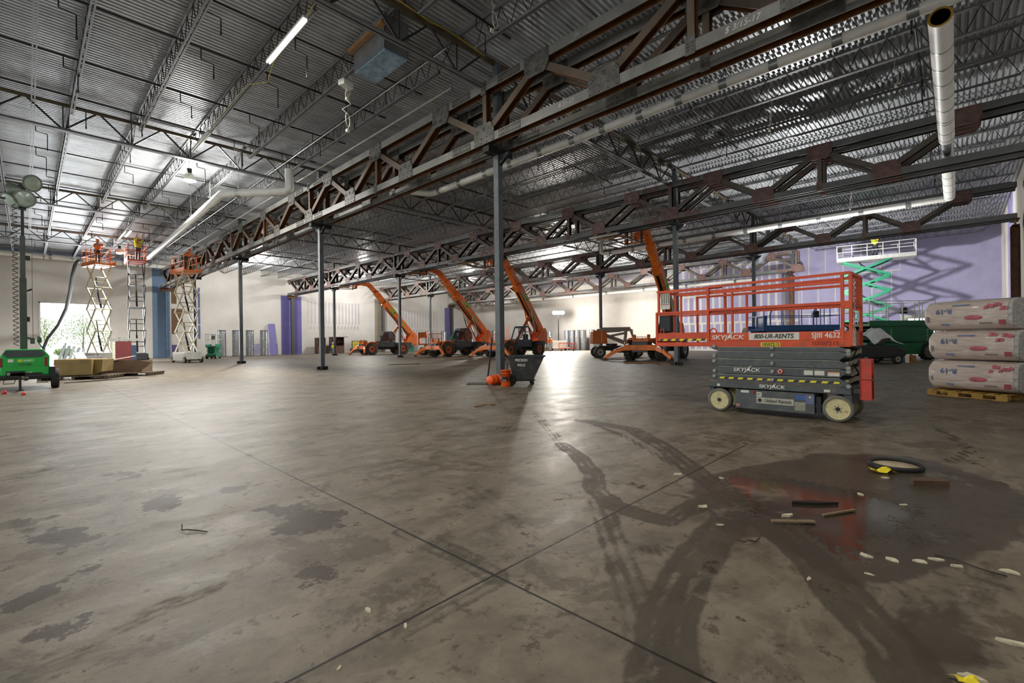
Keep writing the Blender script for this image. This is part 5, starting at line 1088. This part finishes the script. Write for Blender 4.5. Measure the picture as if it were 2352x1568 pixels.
for x, y, sx, sy, h, c, lb, nm in ((2.35,32.5,.7,.5,.75,(126,124,130),'grey plastic tote on the floor in front of the left cream armed lift','tote'),(1.95,30.5,.25,.25,.5,(226,110,60),'small orange bucket behind the metal studs','pail'),(2.75,34,.35,.35,.6,(170,164,170),'pale carton beside the left cream armed lift','carton'),(3.0,28.2,.5,.4,.3,(196,196,196),'crumpled white packing between the cardboard boxes','packing'),(4.9,40,.4,.3,1.3,(90,112,140),'blue-grey panel between the two left raised lifts','panel'),(4.4,37,.1,.1,1.6,(120,150,60),'green pole beside the maroon cabinet','pole')):
    tag(MB().bx(-sx/2,sx/2,-sy/2,sy/2,0,h).build(nm, M(nm+'_colour', c, .6, 0, .15, 6), None, (x,y,0), R(12), bevel=.02), lb, nm)
for x, y, h, lb in ((-.43,18.56,.1,'small red plastic cap standing by the light tower, nearer the picture edge'),(-.07,17.8,.07,'small red plastic cap lying in front of the light tower')): tag(MB().lathe([(.045,0),(.05,.0),(.042,h),(.0,h)], (x,y,0), n=16).build('red_cap', M('cap_red', (196,50,36), .5)), lb, 'cap')
tag(MB().bar((.9,22.2,.012),(3.0,23.0,.012),.08,.02).build('long_board', m_dark), 'long dark board on the floor in front of the cardboard boxes', 'board')
m = MB().path([(2.71,44.55,7.32),(2.62,44.8,7.32),(2.55,45.1,7.25),(2.45,45.6,7.0),(2.4,47,6.5),(2.4,50,5.6),(2.3,53,4.4),(1.9,55.6,3.1),(1.3,57.2,2.0),(1.05,57.7,1.2),(1.0,57.75,0.1)],.13,12)
tag(m.build('flexible_hose', M('hose_grey', (62,68,74), .6, 0, .15, 9)), 'thick dark flexible hose hanging from the left raised lift to the door opening', 'hose')
# ------------------------------------------------------------------ along the end and back walls
def spiral(label, x, y, r, h, group):
    t = thing('spiral_duct', label, 'duct', (x, y, 0), 0, group); m = MB(); pr = [(r,0)]
    for k in range(int(h/.12)): z = (k+1)*.12; pr += [(r,z-.02),(r*1.025,z-.01),(r,z)]
    m.lathe(pr, n=24, caps=False); m.build('duct_wall', m_galv, t); MB().lathe([(r*.97,0),(r*.97,h)], n=24, caps=False).build('duct_lining', M('duct_inside', (96,100,104), .5, .5), t)
for k, x in enumerate((14.0,15.25,16.45,17.75)): spiral('%s of four standing galvanized ducts from the left, before the end wall' % ORD[k], x, 55.0-.3*k, .38, 2.75, 'standing galvanized ducts at the end wall')
for k, (x, y) in enumerate(((40,55),(43,55.2),(45.5,55.3),(47.2,49.5),(47.3,48.6),(47.2,47.6))): spiral('%s standing galvanized duct from the left behind the telehandlers' % ORD[k], x, y, .42, 2.8, 'standing galvanized ducts behind the telehandlers')
for k, y in enumerate((36.4,35.5,34.7,33.8,32.5,40.2,39.3)): spiral('%s standing grey duct, %s' % (ORD[k] if k < 5 else ORD[k-5], 'right of the light tower' if k < 5 else 'left of the light tower'), 48.3, y, .36, 2.55, 'standing grey ducts by the light tower')
tag(MB().bar((19.6,56.6,0),(19.75,57.7,3.6),.7,.05).build('leaning_board', M('purple_board', (118,112,170), .7)), 'purple board leaning on the end wall right of the standing ducts', 'board')
tag(MB().bar((18.6,55.6,0),(18.7,57.7,2.2),.05,.05).build('leaning_pole', m_white), 'white pole leaning at the end wall by the ducts', 'pole')
for x0, x1, h, lb in ((24.5,25.5,1.9,'closed brown job box behind the seated person'),(26.3,27.9,2.0,'open brown job box with shelves and raised lid right of the seated person')):
    t = thing('tool_chest', lb, 'tool chest', ((x0+x1)/2,56.6,0)); w = (x1-x0)/2; mb = M('job_box_brown', (92,64,54), .55, 0, .15, 3)
    MB().bx(-w,w,-.4,.45,0,.95).bx(-w,w,.4,.45,.95,h).bx(-w,-w+.05,-.4,.45,.95,h).bx(w-.05,w,-.4,.45,.95,h).build('cabinet', mb, t); MB().bx(-w,w+(.5 if w > .6 else 0),-.5,.45,h,h+.06).build('lid', mb, t); MB().bx(-.01,.01,-.41,-.4,.05,.9).bx(-w+.03,w-.03,-.41,-.4,.88,.9).build('door_seam', m_dark, t)
    for z in (1.35,1.65): MB().bx(-w+.05,w-.05,-.35,.4,z,z+.03).build('shelf', m_dark, t)
    for k in range(4): MB().bx(-w+.15+k*w*.42,-w+.3+k*w*.42,-.2,.1,1.38,1.56).build('tool_case', M('case_black', (34,34,36)) if k % 2 else M('case_red', (150,50,40)), t)
t = thing('display_board', 'dark framed yellow and green board leaning at the end wall behind the outrigger', 'board', (30.5,57.0,0)); MB().bx(-1.1,1.1,.1,.16,.3,1.55).build('frame', m_dark, t); MB().bx(-1.02,-.05,.09,.1,.5,1.48).build('yellow_panel', M('panel_yellow', (196,176,60), .6, 0, .3, 3), t); MB().bx(.05,1.02,.09,.1,.6,1.48).build('green_panel', M('panel_green', (60,104,90), .6), t); MB().bx(-1.0,-.9,.05,.3,0,.3).bx(.9,1.0,.05,.3,0,.3).build('foot', m_dark, t)
tag(MB().lathe([(.29,0),(.3,.02),(.29,.04),(.29,.84),(.3,.86),(.28,.88),(0,.88)], (35.4,52.4,0), n=20).build('steel_drum', M('drum_green', (30,120,96), .4)), 'green steel drum near the back corner behind the telehandlers', 'drum')
t = thing('crowd_barrier', 'orange plastic barrier standing on the floor near the light tower', 'barrier', (44.0,33.1,0), R(-52))
m_bar = M('barrier_orange', (226,84,44), .5); MB().bar((-1.0,0,.95),(1.0,0,.95),.05,.08).bar((-1.0,0,.3),(1.0,0,.3),.05,.08).bar((-1,0,.3),(-1,0,.95),.06,.06).bar((1,0,.3),(1,0,.95),.06,.06).build('frame', m_bar, t)
for k in range(10): MB().bar((-.85+k*.19,0,.3),(-.85+k*.19,0,.95),.05,.04).build('upright', m_bar, t)
for x in (-.7,.7): MB().bx(x-.06,x+.06,-.35,.35,.0,.06).bx(x-.04,x+.04,-.03,.03,.06,.3).build('foot', m_dark, t)
for k, (x, y, sx, h, c) in enumerate(((44.2,37.9,1.4,.7,(170,160,146)),(45.9,38.6,.9,1.1,(186,180,168)),(44.3,36.2,.7,.5,(96,92,88)))): tag(MB().bx(-sx/2,sx/2,-.4,.4,.06,h).bx(-sx/2,-sx/2+.08,-.3,.3,0,.06).bx(sx/2-.08,sx/2,-.3,.3,0,.06).build('work_table' if k == 0 else 'equipment_crate' if k == 1 else 'tool_case', M('far_box_%s' % ORD[k], c, .6, 0, .25, 3), None, (x,y,0), R(-40)), ('cluttered pale work table by the walking person in orange','tall pale crate left of the blazing light tower','dark case on the floor under the blazing light tower')[k], ('table','crate','case')[k])
t = thing('rebar_rack', 'bundle of orange marker stakes standing upright behind the near column', 'stakes', (43.0,43.0,0), R(-40)); MB().bx(-1.0,1.0,-.4,.4,0,.5).build('base', m_gb, t)
for k in range(7): MB().tube((-.9+k*.3,0,.5),(-.9+k*.3+.04*(k % 3),0,2.4+.5*((k*5) % 4)),.035,6).build('stake', m_hio, t)
for x, y, rz, lb in ((22.6,11.9,-46,'timber plank on the floor under the outrigger of the nearest telehandler'),(23.0,28.6,-46,'timber plank on the floor left of the near column under an outrigger')): tag(MB().bx(-1.1,1.1,-.15,.15,0,.05).build('timber_plank', m_wood, None, (x,y,0), R(rz)), lb, 'plank')
# ------------------------------------------------------------------ things lying on the slab
m_chip = M('foam_chip', (186,177,152), .8, 0, .1, 30); chips = ((4.2,1.89,.05),(3.52,1.39,.05),(3.74,.88,.06),(3.35,.39,.045),(3.38,.27,.045),(3.46,.16,.04),(3.55,.09,.04),(3.52,.01,.045),(3.62,-.2,.05),(3.25,1.17,.03),(4.63,.57,.04),(2.83,.57,.025),(2.79,-.15,.05),(5.31,.47,.04),(1.16,1.79,.025),(1.11,2.03,.03),(.83,1.75,.02),(4.35,1.55,.03),(4.55,.3,.03),(3.1,.35,.025),(2.41,-.03,.04))
wh = ('farthest left by the saw cut','left of the puddle edge','at the front edge of the puddle','right below the glossy puddle','second below the glossy puddle','in the row of scraps right of the puddle','in that row, next right','in that row, near the thin wire','by the bend of the thin wire','at the right end of the scrap row','below the left arm of the puddle','behind the puddle near the black ring','alone in front of the puddle','near the bottom right corner','beside the black ring','near the crossing of the saw cuts','left of the crossing saw cuts','tiny, at the bottom by the saw cut','on the tyre track above the puddle','behind the wood block','at the edge of the dark track','in the bottom right corner by the yellow scrap')
for k, (x, y, s) in enumerate(chips):
    g = random.Random(k); m = MB(); n = 7; a0 = g.random()*6
    poly = [(s*.62*(.6+.7*g.random())*math.cos(a0+2*PI*i/n)*1.5, s*.5*(.5+.5*g.random())*math.sin(a0+2*PI*i/n)) for i in range(n)]
    vs = [(px,py,0) for px,py in poly]+[(px*.9,py*.9,s*.12+g.random()*s*.15) for px,py in poly]
    m.add(vs, [tuple(range(n-1,-1,-1)), tuple(range(n,2*n))]+[(i,(i+1) % n,n+(i+1) % n,n+i) for i in range(n)])
    tag(m.build('foam_scrap', m_chip, None, (x,y,.0), g.random()*6), 'pale scrap on the slab, '+wh[k], 'scrap', 'pale scraps on the slab')
for x, y, s, lb in ((5.5,.52,.085,'crumpled yellow scrap touching the black ring'),(2.36,-.02,.035,'small yellow scrap near the bottom right corner')):
    m = MB(); g = random.Random(5); vs = []
    for i in range(6):
        for j in range(4): vs.append(((i-2.5)*s*.5+g.uniform(-.01,.01), (j-1.5)*s*.4, .005+g.random()*s*.5))
    m.add(vs, [(i*4+j,(i+1)*4+j,(i+1)*4+j+1,i*4+j+1) for i in range(5) for j in range(3)]); tag(m.build('yellow_scrap', m_yel, None, (x,y,0), R(-60)), lb, 'scrap')
t = thing('ring_lid', 'black rubber ring with a tan disc lying at the back edge of the wet patch', 'lid', (5.82,.44,0)); 
MB().lathe([(.18,0),(.215,.0),(.22,.03),(.205,.045),(.18,.03)], n=36, caps=False).build('ring', m_black, t); MB().lathe([(.182,.0),(.182,.02),(0,.022)], n=30).build('disc', M('tan_disc', (176,160,132), .7, 0, .15, 9), t)
tag(MB().prism([(-.15,-.05),(.13,-.06),(.16,.02),(-.1,.06)], 0, .045, 'z').bx(-.1,.1,-.052,-.048,.005,.03).build('wood_block', M('wet_wood', (88,66,48), .6, 0, .2, 9), None, (5.32,.19,0), R(-50)), 'dark wet wood block on the floor right below the black ring', 'block')
tag(MB().prism([(-.17,-.012),(.0,-.03),(.17,0),(.0,.03),(-.15,.02)], 0, .02, 'z').build('bark_piece', M('wet_bark', (28,24,20), .4), None, (4.13,.79,0), R(-52)), 'black splinter lying in the middle of the puddle', 'splinter')
for x, y, L, rz, lb in ((4.02,.62,.3,-30,'pale thin stick in the puddle right of the black splinter'),(3.62,.82,.28,-52,'wet plank strip at the front edge of the puddle')): tag(MB().bar((-L/2,0,.008),(L/2,0,.012),.02 if L > .29 else .04,.012).build('wet_stick', M('wet_strip', (120,102,80), .5), None, (x,y,0), R(rz)), lb, 'stick')
for pts, lb in (([(3.62,.1,.006),(3.58,.02,.02),(3.56,-.06,.01),(3.51,-.11,.02),(3.54,-.18,.006)],'thin bent rusty wire on the slab at the right of the scrap row'),([(3.08,1.0,.006),(3.03,.95,.02),(3.05,.93,.03),(3.11,.91,.008),(3.17,.9,.02)],'bent wire on the slab in front of the puddle'),([(.73,3.87,.03),(.72,3.82,.01),(.74,3.77,.02),(.79,3.74,.008),(.83,3.66,.008)],'small tangle of dark wire on the bare slab at left')): tag(MB().path(pts,.0045,5).build('bent_wire', M('rust_wire', (58,44,34), .7)), lb, 'wire')
# ------------------------------------------------------------------ outside the opening
o = MB().box((3,75,-.06),(70,33.6,.1)).build('ground_outside', M('pale_ground', (200,196,184), .9, 0, .1, .5)); o['kind'] = 'structure'
m_leaf = M('sunlit_leaf', (146,170,112), .7, 0, .25, 2); m_trunk = M('bark', (120,104,88), .9)
for k, (x, y, h, r, lb) in enumerate(((1.2,67,4.6,1.5,'bushy tree outside, at the left side of the door opening'),(4.3,70,5.4,1.7,'taller tree outside, in the middle of the door opening'),(6.6,66,3.4,1.3,'low tree outside, at the right of the door opening'),(2.6,63.5,1.2,.8,'small shrub outside, low in the door opening'))):
    t = thing('leafy_tree', lb, 'tree', (x,y,0)); g = random.Random(20+k); m = MB().tube((0,0,0),(.1,0,h*.6),.09,8,.04)
    for q in range(5): m.tube((.05,0,h*(.25+.1*q)),(g.uniform(-.7,.7),g.uniform(-.5,.5),h*(.5+.1*q)),.035,5,.015)
    m.build('trunk', m_trunk, t); m = MB()
    for q in range(900):
        a, b_, rr = g.random()*2*PI, math.acos(g.uniform(-1,1)), r*g.random()**.4
        c = Vector((rr*math.sin(b_)*math.cos(a), rr*math.sin(b_)*math.sin(a), h*.58+rr*1.2*math.cos(b_)*(h*.42/r/1.0 if r else 1)*.7)); s_ = g.uniform(.06,.13)
        u = Vector((g.uniform(-1,1),g.uniform(-1,1),g.uniform(-1,1))).normalized(); v = u.orthogonal().normalized()
        m.add([c-u*s_, c+v*s_*.5, c+u*s_, c-v*s_*.5], [(0,1,2,3)])
    f = m.build('foliage', m_leaf, t); f['kind'] = 'stuff'
# ------------------------------------------------------------------ light
w = bpy.data.worlds.new('world'); sc.world = w; w.use_nodes = True
bg = w.node_tree.nodes['Background']; bg.inputs[0].default_value = (.93,.97,1,1); bg.inputs[1].default_value = 1.9
def lamp(name, kind, loc, power, color=(1,1,1), size=.2, to=None, **k):
    d = bpy.data.lights.new(name, kind); d.energy = power; d.color = color
    if kind == 'AREA': d.size = size
    elif kind == 'SUN': d.angle = size
    else: d.shadow_soft_size = size
    for a, b in k.items(): setattr(d, a, b)
    o = bpy.data.objects.new(name, d); COL.objects.link(o); o.location = loc
    if to: o.rotation_euler = (Vector(to)-Vector(loc)).to_track_quat('-Z', 'Y').to_euler()
    return o
lamp('tower_glow', 'POINT', (45.3,35.2,4.75), 1500, (1,.94,.86), .3)
lamp('tower_light', 'SPOT', (45.75,35.6,4.75), 15000, (1,.94,.84), .3, (10,0,1.0), spot_size=R(165), spot_blend=.4)
for x, y, z, e in ((5.1,24.7,8.45,6000),(4.85,45,8.05,5000)): lamp('high_bay_light', 'SPOT', (x,y,z), e, (1,.97,.92), .2, (x,y,0), spot_size=R(160), spot_blend=.5)
lamp('strip_glow', 'AREA', (4.53,12.0,8.74), 260, (1,.96,.86), .1, (4.53,12.0,0), shape='RECTANGLE', size_y=2.3)
lamp('sun', 'SUN', (0,90,40), 4.0, (1,.97,.92), R(1.5), (0-3,90-60,0))
lamp('wall_flood', 'SPOT', (37,7.1,5.0), 4600, (1,.98,.96), .14, (50,4,7.5), spot_size=R(150), spot_blend=.35)
lamp('door_daylight', 'AREA', (3.15,58.6,2.6), 2600, (.93,.97,1), 4.6, (3.15,30,1.0), shape='RECTANGLE', size_y=4.9)
for x, y, z, e in ((5.1,24.7,8.4,1500),(4.85,45,8.0,600)): lamp('high_bay_spill', 'POINT', (x,y,z), e, (1,.97,.92), .25)
for x, y in ((2.5,1.5),(0,10)): lamp('overhead_fill', 'AREA', (x,y,8.9), 300, (1,.96,.9), 1.2, (x,y,0), shape='DISK')  # added fill above the camera, no fixtures, evens out the foreground
lamp('deck_uplight', 'SPOT', (28.2,5.9,3.0), 3200, (1,.98,.95), .2, (25,4.5,9.7), spot_size=R(130), spot_blend=.6)
for x, y, e in ((16,50,2200),(28.5,52,2000),(41,47,1600),(41,24,1300)): lamp('bay_fill', 'POINT', (x,y,8.4), e, (1,.97,.92), .3)  # added fill without fixtures, brightens the far bays and walls
cy = sc.cycles; cy.max_bounces = 5; cy.diffuse_bounces = 3; cy.adaptive_threshold = .03; cy.glossy_bounces = 2; cy.transmission_bounces = 3; cy.caustics_reflective = False; cy.caustics_refractive = False
vs = sc.view_settings; sc.display_settings.display_device = 'sRGB'
vs.view_transform = 'Standard'; vs.look = 'None'; vs.gamma = 1; vs.use_curve_mapping = False; vs.exposure = 0.0
